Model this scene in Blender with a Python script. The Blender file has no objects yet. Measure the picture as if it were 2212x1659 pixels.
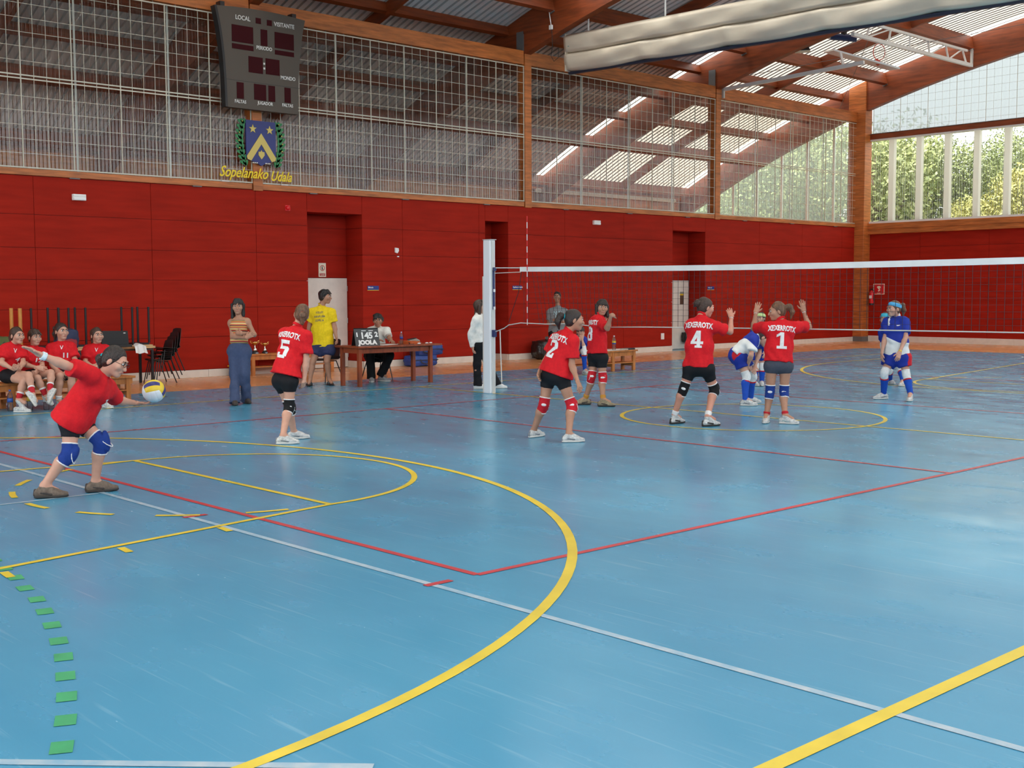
import bpy, bmesh, math, random
import numpy as np
from mathutils import Vector, Matrix
from mathutils.bvhtree import BVHTree
random.seed(7); RNG = np.random.default_rng(7)
S = bpy.context.scene
COL = S.collection
# ------------------------------------------------------------------ camera, sky, sun, exposure
cam = bpy.data.cameras.new('camera'); cam.sensor_width = 36.0; cam.lens = 2589.16 * 36.0 / 2212.0
cam.clip_end = 500
camo = bpy.data.objects.new('camera', cam); COL.objects.link(camo)
RT, UP, FW = ((0.6787044, 0.7344020, -0.0037374), (-0.0530450, 0.0540964, 0.9971258), (-0.7324934, 0.6765554, -0.0756718))
CAMP = (14.4904, -13.7744, 1.7308)
M = Matrix(((RT[0], UP[0], -FW[0], CAMP[0]), (RT[1], UP[1], -FW[1], CAMP[1]), (RT[2], UP[2], -FW[2], CAMP[2]), (0, 0, 0, 1)))
camo.matrix_world = M
S.camera = camo
world = bpy.data.worlds.new('World'); S.world = world; world.use_nodes = True
wn = world.node_tree.nodes; wl = world.node_tree.links
bg = wn['Background']; bg.inputs['Strength'].default_value = 1.25
wtc = wn.new('ShaderNodeTexCoord'); wno = wn.new('ShaderNodeTexNoise'); wno.inputs['Scale'].default_value = 2.2
wno.inputs['Detail'].default_value = 5.0
wcr = wn.new('ShaderNodeValToRGB'); wcr.color_ramp.elements[0].position = .38; wcr.color_ramp.elements[1].position = .68
wcr.color_ramp.elements[0].color = (.88, .94, 1.0, 1); wcr.color_ramp.elements[1].color = (1, 1, .99, 1)
wl.new(wtc.outputs['Generated'], wno.inputs['Vector']); wl.new(wno.outputs['Fac'], wcr.inputs['Fac']); wl.new(wcr.outputs['Color'], bg.inputs['Color'])
sun = bpy.data.lights.new('sun', 'SUN'); sun.energy = 4.0; sun.angle = math.radians(3); sun.color = (1, .95, .86)
suno = bpy.data.objects.new('sun', sun); COL.objects.link(suno)
suno.rotation_euler = Vector((-.80, -.60, 1.75)).to_track_quat('Z', 'Y').to_euler()
S.view_settings.view_transform = 'Standard'; S.view_settings.look = 'None'
S.view_settings.exposure = 1.42; S.view_settings.gamma = 1.0; S.view_settings.use_curve_mapping = False
S.cycles.max_bounces = 8; S.cycles.diffuse_bounces = 4; S.cycles.glossy_bounces = 3
S.cycles.transparent_max_bounces = 14; S.cycles.transmission_bounces = 4
S.cycles.caustics_reflective = False; S.cycles.caustics_refractive = False
S.cycles.use_denoising = True; S.cycles.sample_clamp_indirect = 6

# ------------------------------------------------------------------ helpers
def V(*a): return Vector(a)
MATS = {}
def mat(name, col, rough=.6, var=.0, vscale=(6, 6, 6), bump=0.0, bscale=40., metal=0., spec=.5, col2=None, trans=0.):
    if name in MATS: return MATS[name]
    m = bpy.data.materials.new(name); m.use_nodes = True; nt = m.node_tree; b = nt.nodes['Principled BSDF']
    b.inputs['Roughness'].default_value = rough; b.inputs['Metallic'].default_value = metal
    b.inputs['Specular IOR Level'].default_value = spec
    c = (*col, 1)
    if var or col2:
        tc = nt.nodes.new('ShaderNodeTexCoord'); mp = nt.nodes.new('ShaderNodeMapping'); mp.inputs['Scale'].default_value = vscale
        nz = nt.nodes.new('ShaderNodeTexNoise'); nz.inputs['Scale'].default_value = 1.0; nz.inputs['Detail'].default_value = 4
        mx = nt.nodes.new('ShaderNodeMix'); mx.data_type = 'RGBA'
        c2 = col2 if col2 else tuple(max(0, x * (1 + 2 * var)) for x in col)
        c1 = col if col2 else tuple(x * (1 - var) for x in col)
        mx.inputs['A'].default_value = (*c1, 1); mx.inputs['B'].default_value = (*c2, 1)
        rp = nt.nodes.new('ShaderNodeMapRange'); rp.inputs['From Min'].default_value = .3; rp.inputs['From Max'].default_value = .7
        nt.links.new(tc.outputs['Object'], mp.inputs['Vector']); nt.links.new(mp.outputs['Vector'], nz.inputs['Vector'])
        nt.links.new(nz.outputs['Fac'], rp.inputs['Value']); nt.links.new(rp.outputs['Result'], mx.inputs['Factor'])
        nt.links.new(mx.outputs['Result'], b.inputs['Base Color'])
    else: b.inputs['Base Color'].default_value = c
    if bump:
        n2 = nt.nodes.new('ShaderNodeTexNoise'); n2.inputs['Scale'].default_value = bscale
        bp = nt.nodes.new('ShaderNodeBump'); bp.inputs['Strength'].default_value = bump; bp.inputs['Distance'].default_value = .02
        tc2 = nt.nodes.new('ShaderNodeTexCoord'); nt.links.new(tc2.outputs['Object'], n2.inputs['Vector'])
        nt.links.new(n2.outputs['Fac'], bp.inputs['Height']); nt.links.new(bp.outputs['Normal'], b.inputs['Normal'])
    m.diffuse_color = c
    MATS[name] = m; return m
def glassy(name, tint, tfac, rough, translucent=0., gcol=(1, 1, 1)):
    """thin sheet: part clear, part scattering, with a fresnel gloss"""
    if name in MATS: return MATS[name]
    m = bpy.data.materials.new(name); m.use_nodes = True; nt = m.node_tree; N = nt.nodes; L = nt.links
    for n in list(N): N.remove(n)
    out = N.new('ShaderNodeOutputMaterial'); t = N.new('ShaderNodeBsdfTransparent'); t.inputs['Color'].default_value = (*tint, 1)
    g = N.new('ShaderNodeBsdfGlossy'); g.inputs['Roughness'].default_value = rough; g.inputs['Color'].default_value = (*gcol, 1)
    fr = N.new('ShaderNodeLayerWeight'); fr.inputs['Blend'].default_value = tfac
    m1 = N.new('ShaderNodeMixShader'); L.new(fr.outputs['Fresnel'], m1.inputs['Fac'])
    if translucent:
        tl = N.new('ShaderNodeBsdfTranslucent'); tl.inputs['Color'].default_value = (*tint, 1)
        m0 = N.new('ShaderNodeMixShader'); m0.inputs['Fac'].default_value = translucent
        L.new(t.outputs[0], m0.inputs[1]); L.new(tl.outputs[0], m0.inputs[2]); L.new(m0.outputs[0], m1.inputs[1])
    else: L.new(t.outputs[0], m1.inputs[1])
    L.new(g.outputs[0], m1.inputs[2]); L.new(m1.outputs[0], out.inputs['Surface'])
    MATS[name] = m; return m
def tag(o, label=None, cat=None, group=None, kind=None):
    if label: o['label'] = label
    if cat: o['category'] = cat
    if group: o['group'] = group
    if kind: o['kind'] = kind
    return o
def empty(name, loc=(0, 0, 0), rz=0., label=None, cat=None, group=None, kind=None):
    o = bpy.data.objects.new(name, None); COL.objects.link(o); o.location = loc; o.rotation_euler = (0, 0, rz)
    o.empty_display_size = .1
    return tag(o, label, cat, group, kind)
def link(name, me, parent=None, loc=None):
    o = bpy.data.objects.new(name, me); COL.objects.link(o)
    if parent is not None: o.parent = parent
    if loc is not None: o.location = loc
    return o
class MB:
    def __init__(s): s.v = []; s.f = []; s.mi = []; s.cur = 0
    def m(s, i): s.cur = i; return s
    def add(s, vs, fs):
        n = len(s.v); s.v += [tuple(v) for v in vs]; s.f += [tuple(i + n for i in f) for f in fs]; s.mi += [s.cur] * len(fs); return s
    def box(s, x0, x1, y0, y1, z0, z1, T=None):
        vs = [Vector((x, y, z)) for x in (x0, x1) for y in (y0, y1) for z in (z0, z1)]
        if T is not None: vs = [T @ v for v in vs]
        return s.add(vs, [(0, 1, 3, 2), (4, 6, 7, 5), (0, 4, 5, 1), (2, 3, 7, 6), (0, 2, 6, 4), (1, 5, 7, 3)])
    def bar(s, a, b, w, h, up=(0, 0, 1)):
        a = Vector(a); b = Vector(b); d = (b - a).normalized(); u = Vector(up)
        sd = d.cross(u)
        if sd.length < 1e-4: sd = d.cross(Vector((1, 0, 0)))
        sd.normalize(); u = sd.cross(d)
        vs = [p + sd * (i * w / 2) + u * (j * h / 2) for p in (a, b) for i in (-1, 1) for j in (-1, 1)]
        return s.add(vs, [(0, 1, 3, 2), (4, 6, 7, 5), (0, 4, 5, 1), (2, 3, 7, 6), (0, 2, 6, 4), (1, 5, 7, 3)])
    def tube(s, pts, r, n=8, cap=True):
        pts = [Vector(p) for p in pts]; k = len(pts)
        rs = r if hasattr(r, '__len__') else [r] * k
        vs = []; ref = None
        for i, p in enumerate(pts):
            d = (pts[min(i + 1, k - 1)] - pts[max(i - 1, 0)]).normalized()
            if ref is None: ref = d.orthogonal().normalized()
            ref = (ref - d * ref.dot(d)).normalized(); bn = d.cross(ref)
            for j in range(n):
                t = 2 * math.pi * j / n; vs.append(p + (ref * math.cos(t) + bn * math.sin(t)) * rs[i])
        fs = [(i * n + j, i * n + (j + 1) % n, (i + 1) * n + (j + 1) % n, (i + 1) * n + j) for i in range(k - 1) for j in range(n)]
        if cap: fs += [tuple(reversed(range(n))), tuple((k - 1) * n + j for j in range(n))]
        return s.add(vs, fs)
    def lathe(s, prof, c=(0, 0, 0), n=16):
        vs = [(c[0] + r * math.cos(2 * math.pi * j / n), c[1] + r * math.sin(2 * math.pi * j / n), c[2] + z) for r, z in prof for j in range(n)]
        k = len(prof); fs = [(i * n + j, i * n + (j + 1) % n, (i + 1) * n + (j + 1) % n, (i + 1) * n + j) for i in range(k - 1) for j in range(n)]
        fs += [tuple(reversed(range(n))), tuple((k - 1) * n + j for j in range(n))]
        return s.add(vs, fs)
    def prism(s, poly, o, ex, ey, depth):
        """poly 2d points extruded along ex x ey by depth"""
        o = Vector(o); ex = Vector(ex); ey = Vector(ey); n = ex.cross(ey).normalized() * depth; k = len(poly)
        vs = [o + ex * x + ey * y for x, y in poly] + [o + ex * x + ey * y + n for x, y in poly]
        return s.add(vs, [tuple(reversed(range(k))), tuple(range(k, 2 * k))] + [(i, (i + 1) % k, k + (i + 1) % k, k + i) for i in range(k)])
    def mesh(s, name, mats, smooth=False):
        me = bpy.data.meshes.new(name); me.from_pydata(s.v, [], s.f); 
        for m in (mats if isinstance(mats, (list, tuple)) else [mats]): me.materials.append(m)
        me.polygons.foreach_set('material_index', s.mi)
        if smooth: me.polygons.foreach_set('use_smooth', [True] * len(s.f))
        me.update(); return me
    def build(s, name, mats, parent=None, loc=None, smooth=False, bevel=0.):
        o = link(name, s.mesh(name, mats, smooth), parent, loc)
        if bevel:
            b = o.modifiers.new('bevel', 'BEVEL'); b.width = bevel; b.segments = 2; b.limit_method = 'ANGLE'
        return o
def box(name, mats, parent, x0, x1, y0, y1, z0, z1, bevel=0.):
    return MB().box(x0, x1, y0, y1, z0, z1).build(name, mats, parent, bevel=bevel)
def dup(root, loc, rz=None, label=None, group=None):
    r = root.copy(); COL.objects.link(r); r.location = loc
    if rz is not None: r.rotation_euler = (0, 0, rz)
    if label: r['label'] = label
    if group: r['group'] = group
    for ch in list(root.children):
        c = ch.copy(); COL.objects.link(c); c.parent = r
        for g in list(ch.children):
            d = g.copy(); COL.objects.link(d); d.parent = c
    return r
def text_mesh(txt, size, bold=0., shear=0., align='CENTER', extrude=0.004, spacing=1.0, sx=1.0):
    cu = bpy.data.curves.new('lettering', 'FONT'); cu.body = txt; cu.size = size; cu.offset = bold; cu.shear = shear
    cu.align_x = align; cu.align_y = 'CENTER'; cu.extrude = extrude; cu.resolution_u = 3; cu.space_character = spacing
    o = bpy.data.objects.new('tmp', cu); COL.objects.link(o)
    dg = bpy.context.evaluated_depsgraph_get(); me = bpy.data.meshes.new_from_object(o.evaluated_get(dg))
    bpy.data.objects.remove(o); bpy.data.curves.remove(cu)
    if sx != 1.0: me.transform(Matrix.Diagonal((sx, 1, 1, 1)))
    return me
def lettering(txt, m, parent, o, ex, ey, size, **k):
    """flat raised letters at o (parent space), ex = reading direction, ey = up"""
    me = text_mesh(txt, size, **k); me.materials.clear(); me.materials.append(m); me.name = 'lettering'
    for p in me.polygons: p.material_index = 0
    ex = Vector(ex).normalized(); ey = Vector(ey).normalized(); ez = ex.cross(ey)
    T = Matrix(((ex.x, ey.x, ez.x, o[0]), (ex.y, ey.y, ez.y, o[1]), (ex.z, ey.z, ez.z, o[2]), (0, 0, 0, 1)))
    me.transform(T); return link('lettering', me, parent)

# ------------------------------------------------------------------ materials of the hall
def floor_mat(name, c1, c2, c3, scratch=True):
    m = bpy.data.materials.new(name); m.use_nodes = True; nt = m.node_tree; N = nt.nodes; L = nt.links; b = N['Principled BSDF']
    tc = N.new('ShaderNodeTexCoord')
    def noise(scale, rz, det=3):
        mp = N.new('ShaderNodeMapping'); mp.inputs['Scale'].default_value = scale; mp.inputs['Rotation'].default_value = (0, 0, rz)
        n = N.new('ShaderNodeTexNoise'); n.inputs['Scale'].default_value = 1; n.inputs['Detail'].default_value = det
        L.new(tc.outputs['Object'], mp.inputs['Vector']); L.new(mp.outputs['Vector'], n.inputs['Vector']); return n
    def rng(n, a, b_, lo=0., hi=1.):
        r = N.new('ShaderNodeMapRange'); r.inputs['From Min'].default_value = a; r.inputs['From Max'].default_value = b_
        r.inputs['To Min'].default_value = lo; r.inputs['To Max'].default_value = hi; L.new(n.outputs['Fac'], r.inputs['Value']); return r
    def mix(fac, a, b_):
        x = N.new('ShaderNodeMix'); x.data_type = 'RGBA'; L.new(fac, x.inputs['Factor'])
        for k, q in (('A', a), ('B', b_)):
            if isinstance(q, tuple): x.inputs[k].default_value = (*q, 1)
            else: L.new(q, x.inputs[k])
        return x.outputs['Result']
    c = mix(rng(noise((.5, .9, 1), .3, 5), .35, .68).outputs['Result'], c1, c2)
    if scratch:
        for sc, rz, a in (((1.2, 26, 1), .5, .63), ((1.0, 34, 1), -.35, .66), ((1.6, 44, 1), 1.25, .66), ((.8, 20, 1), 2.3, .67)):
            c = mix(rng(noise(sc, rz, 2), a, a + .12, 0, .30).outputs['Result'], c, c3)
    L.new(c, b.inputs['Base Color'])
    r = rng(noise((1.5, 3, 1), .8, 4), .3, .7, .17, .30); L.new(r.outputs['Result'], b.inputs['Roughness'])
    b.inputs['Specular IOR Level'].default_value = .34
    bp = N.new('ShaderNodeBump'); bp.inputs['Strength'].default_value = .065; bp.inputs['Distance'].default_value = .03
    L.new(noise((2.5, 2.5, 1), 0, 2).outputs['Fac'], bp.inputs['Height']); L.new(bp.outputs['Normal'], b.inputs['Normal'])
    m.diffuse_color = (*c1, 1); MATS[name] = m; return m
BLUE = floor_mat('blue court vinyl', (.070, .285, .445), (.088, .318, .475), (.26, .48, .60))
ORANGE = floor_mat('orange floor strip', (.78, .36, .14), (.72, .31, .12), (.6, .3, .15), False)
RED = mat('red plywood panel', (.325, .0150, .0066), .65, .10, (1.2, 1.0, 9), .05, 60, spec=.10)
REDB = mat('dark red joint', (.13, .008, .006), .7)
BEAM = mat('glulam reddish timber', (.20, .040, .009), .5, .25, (1.5, 1.5, 14), .08, 30)
RAIL = mat('varnished orange timber', (.42, .125, .028), .45, .25, (2, 2, 18), .08, 30)
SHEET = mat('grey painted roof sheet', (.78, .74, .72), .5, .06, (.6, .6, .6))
SHEETD = mat('shade-toned rib flank of the roof sheet', (.50, .48, .47), .6)  # rib flanks get a darker colour, shade painted in so the ribs show
SHEETR = mat('dark shade-toned rib flank of the roof sheet', (.26, .25, .25), .6)  # same flank shade, darker, for the pale sheet of the last bay
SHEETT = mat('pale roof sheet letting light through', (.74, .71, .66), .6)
_n = SHEETT.node_tree.nodes; _l = SHEETT.node_tree.links; _t = _n.new('ShaderNodeBsdfTranslucent'); _t.inputs['Color'].default_value = (.80, .76, .68, 1); _m = _n.new('ShaderNodeMixShader'); _m.inputs['Fac'].default_value = .22
_l.new(_n['Principled BSDF'].outputs[0], _m.inputs[1]); _l.new(_t.outputs[0], _m.inputs[2]); _l.new(_m.outputs[0], _n['Material Output'].inputs['Surface'])
WHITE = mat('white painted board', (.74, .69, .62), .45, .04)
WIRE = mat('white coated wire', (.62, .58, .46), .45)
ALU = mat('light grey aluminium', (.60, .60, .58), .4)
STEEL = mat('grey steel plate', (.14, .14, .14), .5)
WHITEP = mat('white lacquered steel', (.83, .84, .83), .3)
BLACK = mat('black plastic', (.012, .012, .013), .45)
YEL = mat('yellow court paint', (.70, .52, .045), .35, .08, (3, 3, 3))
LRED = mat('red court paint', (.50, .05, .06), .35, .08, (3, 3, 3))
LWHITE = mat('worn white court paint', (.46, .52, .55), .4, .0, (9, 9, 9), col2=(.22, .40, .52))
LGREEN = mat('green court paint', (.05, .34, .14), .4, .1)
def ribbed(name, tint, pitch, lo, hi, axis, gloss, rough, sc=(.8, .8, .75)):
    """clear corrugated sheet: pale stripes mixed in along the waves imitate light caught by them"""
    m = bpy.data.materials.new(name); m.use_nodes = True; N = m.node_tree.nodes; L = m.node_tree.links
    for n in list(N): N.remove(n)
    out = N.new('ShaderNodeOutputMaterial'); t = N.new('ShaderNodeBsdfTransparent'); t.inputs['Color'].default_value = (*tint, 1)
    tl = N.new('ShaderNodeBsdfTranslucent'); tl.inputs['Color'].default_value = (*sc, 1); df = N.new('ShaderNodeBsdfDiffuse'); df.inputs['Color'].default_value = (*sc, 1)
    sm = N.new('ShaderNodeMixShader'); sm.inputs['Fac'].default_value = .4; L.new(tl.outputs[0], sm.inputs[1]); L.new(df.outputs[0], sm.inputs[2])
    tc = N.new('ShaderNodeTexCoord'); sp = N.new('ShaderNodeSeparateXYZ'); L.new(tc.outputs['Object'], sp.inputs[0])
    mu = N.new('ShaderNodeMath'); mu.operation = 'MULTIPLY'; mu.inputs[1].default_value = 2 * math.pi / pitch; L.new(sp.outputs[axis], mu.inputs[0])
    si = N.new('ShaderNodeMath'); si.operation = 'SINE'; L.new(mu.outputs[0], si.inputs[0])  # sine stripes put a pale haze into the sheet, wave by wave
    mp = N.new('ShaderNodeMapping'); mp.inputs['Scale'].default_value = (7, 7, .35); L.new(tc.outputs['Object'], mp.inputs['Vector'])
    nz = N.new('ShaderNodeTexNoise'); nz.inputs['Scale'].default_value = 1; L.new(mp.outputs['Vector'], nz.inputs['Vector'])
    nr = N.new('ShaderNodeMapRange'); nr.inputs['From Min'].default_value = .35; nr.inputs['From Max'].default_value = .65; nr.inputs['To Min'].default_value = .35; L.new(nz.outputs['Fac'], nr.inputs['Value'])
    mr = N.new('ShaderNodeMapRange'); mr.inputs['From Min'].default_value = .1; mr.inputs['From Max'].default_value = .9; mr.inputs['To Min'].default_value = lo; mr.inputs['To Max'].default_value = hi; L.new(si.outputs[0], mr.inputs['Value'])
    mm = N.new('ShaderNodeMath'); mm.operation = 'MULTIPLY'; L.new(mr.outputs['Result'], mm.inputs[0]); L.new(nr.outputs['Result'], mm.inputs[1])
    m1 = N.new('ShaderNodeMixShader'); L.new(mm.outputs[0], m1.inputs['Fac']); L.new(t.outputs[0], m1.inputs[1]); L.new(sm.outputs[0], m1.inputs[2])
    g_ = N.new('ShaderNodeBsdfGlossy'); g_.inputs['Roughness'].default_value = rough
    fr = N.new('ShaderNodeLayerWeight'); fr.inputs['Blend'].default_value = .08; mx = N.new('ShaderNodeMath'); mx.operation = 'MAXIMUM'; mx.inputs[1].default_value = gloss; L.new(fr.outputs['Fresnel'], mx.inputs[0])
    m2 = N.new('ShaderNodeMixShader'); L.new(mx.outputs[0], m2.inputs['Fac']); L.new(m1.outputs[0], m2.inputs[1]); L.new(g_.outputs[0], m2.inputs[2]); L.new(m2.outputs[0], out.inputs['Surface'])
    MATS[name] = m; return m
GLASS = ribbed('corrugated clear sheet', (.92, .93, .88), .076, .02, .15, 'Y', .055, .05)
PANE = ribbed('ribbed window pane', (.94, .95, .88), .085, .05, .32, 'X', .04, .1)
MUL = mat('white translucent glazing profile', (.86, .85, .80), .4)
_n = MUL.node_tree.nodes; _l = MUL.node_tree.links; _t = _n.new('ShaderNodeBsdfTranslucent'); _t.inputs['Color'].default_value = (.9, .88, .82, 1); _m = _n.new('ShaderNodeMixShader'); _m.inputs['Fac'].default_value = .55
_l.new(_n['Principled BSDF'].outputs[0], _m.inputs[1]); _l.new(_t.outputs[0], _m.inputs[2]); _l.new(_m.outputs[0], _n['Material Output'].inputs['Surface'])
OPAL = glassy('opal gable sheet', (.345, .37, .385), .08, .2, .75)
HAZE = glassy('hazy aisle sheet', (.80, .84, .79), .08, .1, .25)
SKYL = glassy('translucent roof sheet', (.70, .71, .68), .05, .3, .85)
XW = -8.32; YE = 24.0
FY = (-8.15, -.15, 7.85, 15.80, 23.75)          # roof frames, one every eight metres
# ------------------------------------------------------------------ floor and its painted lines
floor = MB().box(-5.3, 26, -24, 19.3, -.06, 0).build('floor', BLUE); tag(floor, kind='structure')
strips = [(-8.3, -5.3, -24, 24), (-5.3, 26, 19.3, 24)]
for x0, x1, y0, y1 in strips: MB().box(x0, x1, y0, y1, -.06, 0).build('border_strip', ORANGE, floor)
for (y0, y1), fm_ in zip(((1.11, 2.60), (6.39, 7.18), (13.74, 15.27)), (ORANGE, ORANGE, BLUE)): MB().box(-8.99, -8.3, y0, y1, -.06, 0).build('border_strip', fm_, floor)
def ribbon(pts, w, m, z=.002, name='court_line'):
    pts = [Vector((p[0], p[1], 0)) for p in pts]; vs = []
    for i, p in enumerate(pts):
        d = (pts[min(i + 1, len(pts) - 1)] - pts[max(i - 1, 0)]).normalized(); n = Vector((-d.y, d.x, 0)) * w / 2
        vs += [(p + n).to_tuple()[:2] + (z,), (p - n).to_tuple()[:2] + (z,)]
    b = MB(); b.add(vs, [(2 * i, 2 * i + 1, 2 * i + 3, 2 * i + 2) for i in range(len(pts) - 1)])
    o = b.build(name, m, floor); return o
def arc(cx, cy, r, a0, a1, n=40): return [(cx + r * math.cos(math.radians(a0 + (a1 - a0) * i / n)), cy + r * math.sin(math.radians(a0 + (a1 - a0) * i / n))) for i in range(n + 1)]
LW = .055
ribbon([(0, -9), (0, 9)], LW, LRED, .0030); ribbon([(9, -9), (9, 9)], LW, LRED, .0030)
for y in (-9, -3, 3, 9): ribbon([(0, y), (9, y)], LW, LRED, .0031)
for x in (9, 6): ribbon([(x, -9.41), (x, -9.21)], LW, LRED, .0034)
ribbon([(-3, 0), (12, 0)], LW, YEL, .0036)
ribbon(arc(4.5, 0, 1.8, 0, 360, 72), LW, YEL, .0037)
ribbon([(-3, -22), (-3, 17)], LW, YEL, .0035); ribbon([(12, -22), (12, 17)], .075, YEL, .0035)

for sgn in (-1, 1):
    q = lambda pts: [(x, sgn * y) for x, y in pts]
    ribbon(q([(4.5 - 6.25, 15.2)] + arc(4.5, 12.5, 6.25, 180, 360, 80) + [(4.5 + 6.25, 15.2)]), LW + .012, YEL, .0038)
    ribbon(q(arc(4.5, 8.25, 1.8, 180, 360, 48)), LW, YEL, .0039)
    ribbon(q([(2.7, 8.25), (6.3, 8.25)]), LW, YEL, .0040)
    ribbon(q([(2.7, 8.25), (1.65, 15.2)]), LW, YEL, .0041); ribbon(q([(6.3, 8.25), (7.5, 15.2)]), LW, YEL, .0041)
    for i in range(8): ribbon(q(arc(4.5, 8.25, 1.8, 12 + i * 22.2, 23 + i * 22.2, 4)), LW, YEL, .0042)
    for x, y in ((6.55, 9.4), (6.72, 10.25), (6.9, 11.1)): ribbon(q([(x, y), (x + .18, y + .02)]), LW, YEL, .0043)
ribbon([(-4, -9.36), (14, -9.36)], .05, LWHITE, .0028); ribbon([(4.43, -9.4), (4.40, -11.2)], .045, LWHITE, .0027)
ribbon([(8.6, -13.65), (11.0, -11.25)], .05, LWHITE, .0028)
ribbon([(-4, 9.36), (14, 9.36)], .05, LWHITE, .0027); ribbon(arc(-1.6, 16.5, 2.3, -60, 75, 24), .05, LWHITE, .0026)
GD = [(6.5, -11.02), (6.8, -11.06), (7.1, -11.1), (7.41, -11.16), (7.72, -11.21), (8.01, -11.28), (8.31, -11.36), (8.62, -11.45), (8.9, -11.54), (9.19, -11.65), (9.47, -11.76), (9.75, -11.88), (10.03, -12.01), (10.3, -12.14)]
for i in range(len(GD) - 1):
    a = Vector(GD[i]); d = (Vector(GD[i + 1]) - a).normalized(); ribbon([a - d * .065, a + d * .065], .085, LGREEN, .0029)

# ------------------------------------------------------------------ red panelled long wall with three door recesses
wall = empty('wall_left', kind='structure')
NICHE = [(1.11, 2.60), (6.39, 7.18), (13.74, 15.27)]; NT = 3.55; ND = .65
ZR = [.16, .84, 1.45, 2.02, 2.62, 3.24, 3.96]
ZN = ZR[:-1] + [NT]
YJ = [-14.5, -12.1, -9.7, -7.3, -4.94, -2.59, -.19, 1.11, 2.6, 3.77, 6.18, 6.39, 7.18, 9.24, 11.6, 13.74, 15.27, 18.02, 20.4, 22.8, 23.6]
inn = lambda y: any(a <= y <= b for a, b in NICHE)
bk = MB()
ys = [-24] + sorted([v for ab in NICHE for v in ab]) + [YE]
for i in range(0, len(ys), 2): bk.box(XW - .12, XW - .022, ys[i] + (.022 if i else 0), ys[i + 1] - (.022 if i + 2 < len(ys) else 0), 0, 4.0)
for a, b in NICHE: bk.box(XW - .12, XW - .022, a - .022, b + .022, NT + .022, 4.0)
bk.build('wall_backing', REDB, wall)
g = .004
def panel(x0, x1, y0, y1, z0, z1, p=wall): box('panel', RED, p, x0, x1, y0, y1, z0, z1)
for i in range(len(YJ) - 1):
    a, b = YJ[i], YJ[i + 1]; mid = (a + b) / 2
    for j in range(6):
        z0, z1 = ZR[j], ZR[j + 1]
        if inn(mid):
            if z1 < NT: continue
            z0 = max(z0, NT)
        panel(XW - .02, XW, a + g, b - g, z0 + g, z1 - g)
for a, b in NICHE:
    bk = MB(); bk.box(XW - ND - .1, XW - ND - .02, a - .1, b + .1, 0, NT + .1); bk.box(XW - ND - .02, XW - .12, a - .1, a - .022, 0, NT + .1)
    bk.box(XW - ND - .02, XW - .12, b + .022, b + .1, 0, NT + .1); bk.box(XW - ND - .02, XW - .12, a, b, NT + .022, NT + .1); bk.build('recess_backing', REDB, wall)
    for j in range(len(ZN) - 1):
        z0, z1 = ZN[j], ZN[j + 1]
        panel(XW - ND, XW - .001, b, b + .02, z0 + g, z1 - g); panel(XW - ND, XW - .001, a - .02, a, z0 + g, z1 - g)
        if z0 >= 2.0: panel(XW - ND - .02, XW - ND, a + g, b - g, max(z0, 2.1) + g, z1 - g)
    box('panel', RED, wall, XW - ND, XW - .001, a, b, NT, NT + .02)
# doors in the recesses
def door(n, y0, y1, hz=2.09, hinge=True):
    d = box('door_%d' % n, WHITE, None, XW - ND, XW - ND + .045, y0, y1, .01, hz, .004); tag(d, kind='structure')
    h = MB(); yy = y0 + .1; xx = XW - ND + .045
    h.bar((xx, yy, 1.02), (xx + .05, yy, 1.02), .025, .025); h.bar((xx + .05, yy - .01, 1.02), (xx + .05, yy + .12, 1.02), .02, .02)
    h.box(xx, xx + .008, yy - .02, yy + .02, .9, 1.12); h.build('door_handle', STEEL, d)
    for z in (.3, 1.1, 1.85): box('hinge', ALU, d, xx - .01, xx + .012, y1 - .02, y1 + .004, z - .06, z + .06)
    return d
door(1, 1.45, 2.58); door(2, 6.39, 6.95); door(3, 14.1, 15.24)
# white skirting
bb = empty('baseboard_left', kind='structure')
segs = [(-24, 1.11), (2.6, 6.39), (7.18, 13.74), (15.27, 23.6)]
for a, b in segs:
    n = max(1, round((b - a) / 2.6))
    for i in range(n): box('skirting_board', WHITE, bb, XW - .015, XW + .018, a + (b - a) * i / n + .002, a + (b - a) * (i + 1) / n - .002, .0, .155, .004)
for a, b in NICHE: box('skirting_board', WHITE, bb, XW - ND, XW - .02, b - .016, b + .002, 0, .155)
# timber rails and posts
rl = empty('trim_1', kind='structure')
for i in range(len(FY) - 1):
    a, b = FY[i] + .13, FY[i + 1] - .13
    box('bottom_rail', RAIL, rl, XW - .22, XW + .035, a, b, 3.965, 4.085, .006)
    box('top_rail', RAIL, rl, XW - .22, XW + .035, a, b, 7.58, 7.93, .008)
    for k in range(3):
        y = a + (b - a) * (k + .5) / 3; box('rail_clip', STEEL, rl, XW - .02, XW + .045, y - .1, y + .1, 3.945, 3.965)
for y in FY[1:4]:
    box('post', RAIL, rl, XW - .28, XW + .045, y - .1, y + .13, 3.94, 7.95, .008)
    for s in (-.14, .16): box('gusset_plate', STEEL, rl, XW - .22, XW + .02, y + s - .012, y + s + .012, 7.75, 8.42)
box('gusset_plate', STEEL, rl, XW - .0, XW + .02, 7.72, 7.86, 7.92, 8.35)
box('post', RAIL, rl, XW - .3, XW + .36, YE - .42, YE + .02, 0, 9.2, .01)
box('post_shoe', STEEL, rl, XW - .3, XW + .37, YE - .43, YE, 0, .17); box('gusset_plate', STEEL, rl, XW + .36, XW + .5, YE - .3, YE - .27, 8.35, 8.95)
for y in (-.92, .52): box('rail_tag', WHITE, rl, XW + .03, XW + .05, y - .09, y + .09, 4.09, 4.115)
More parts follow.
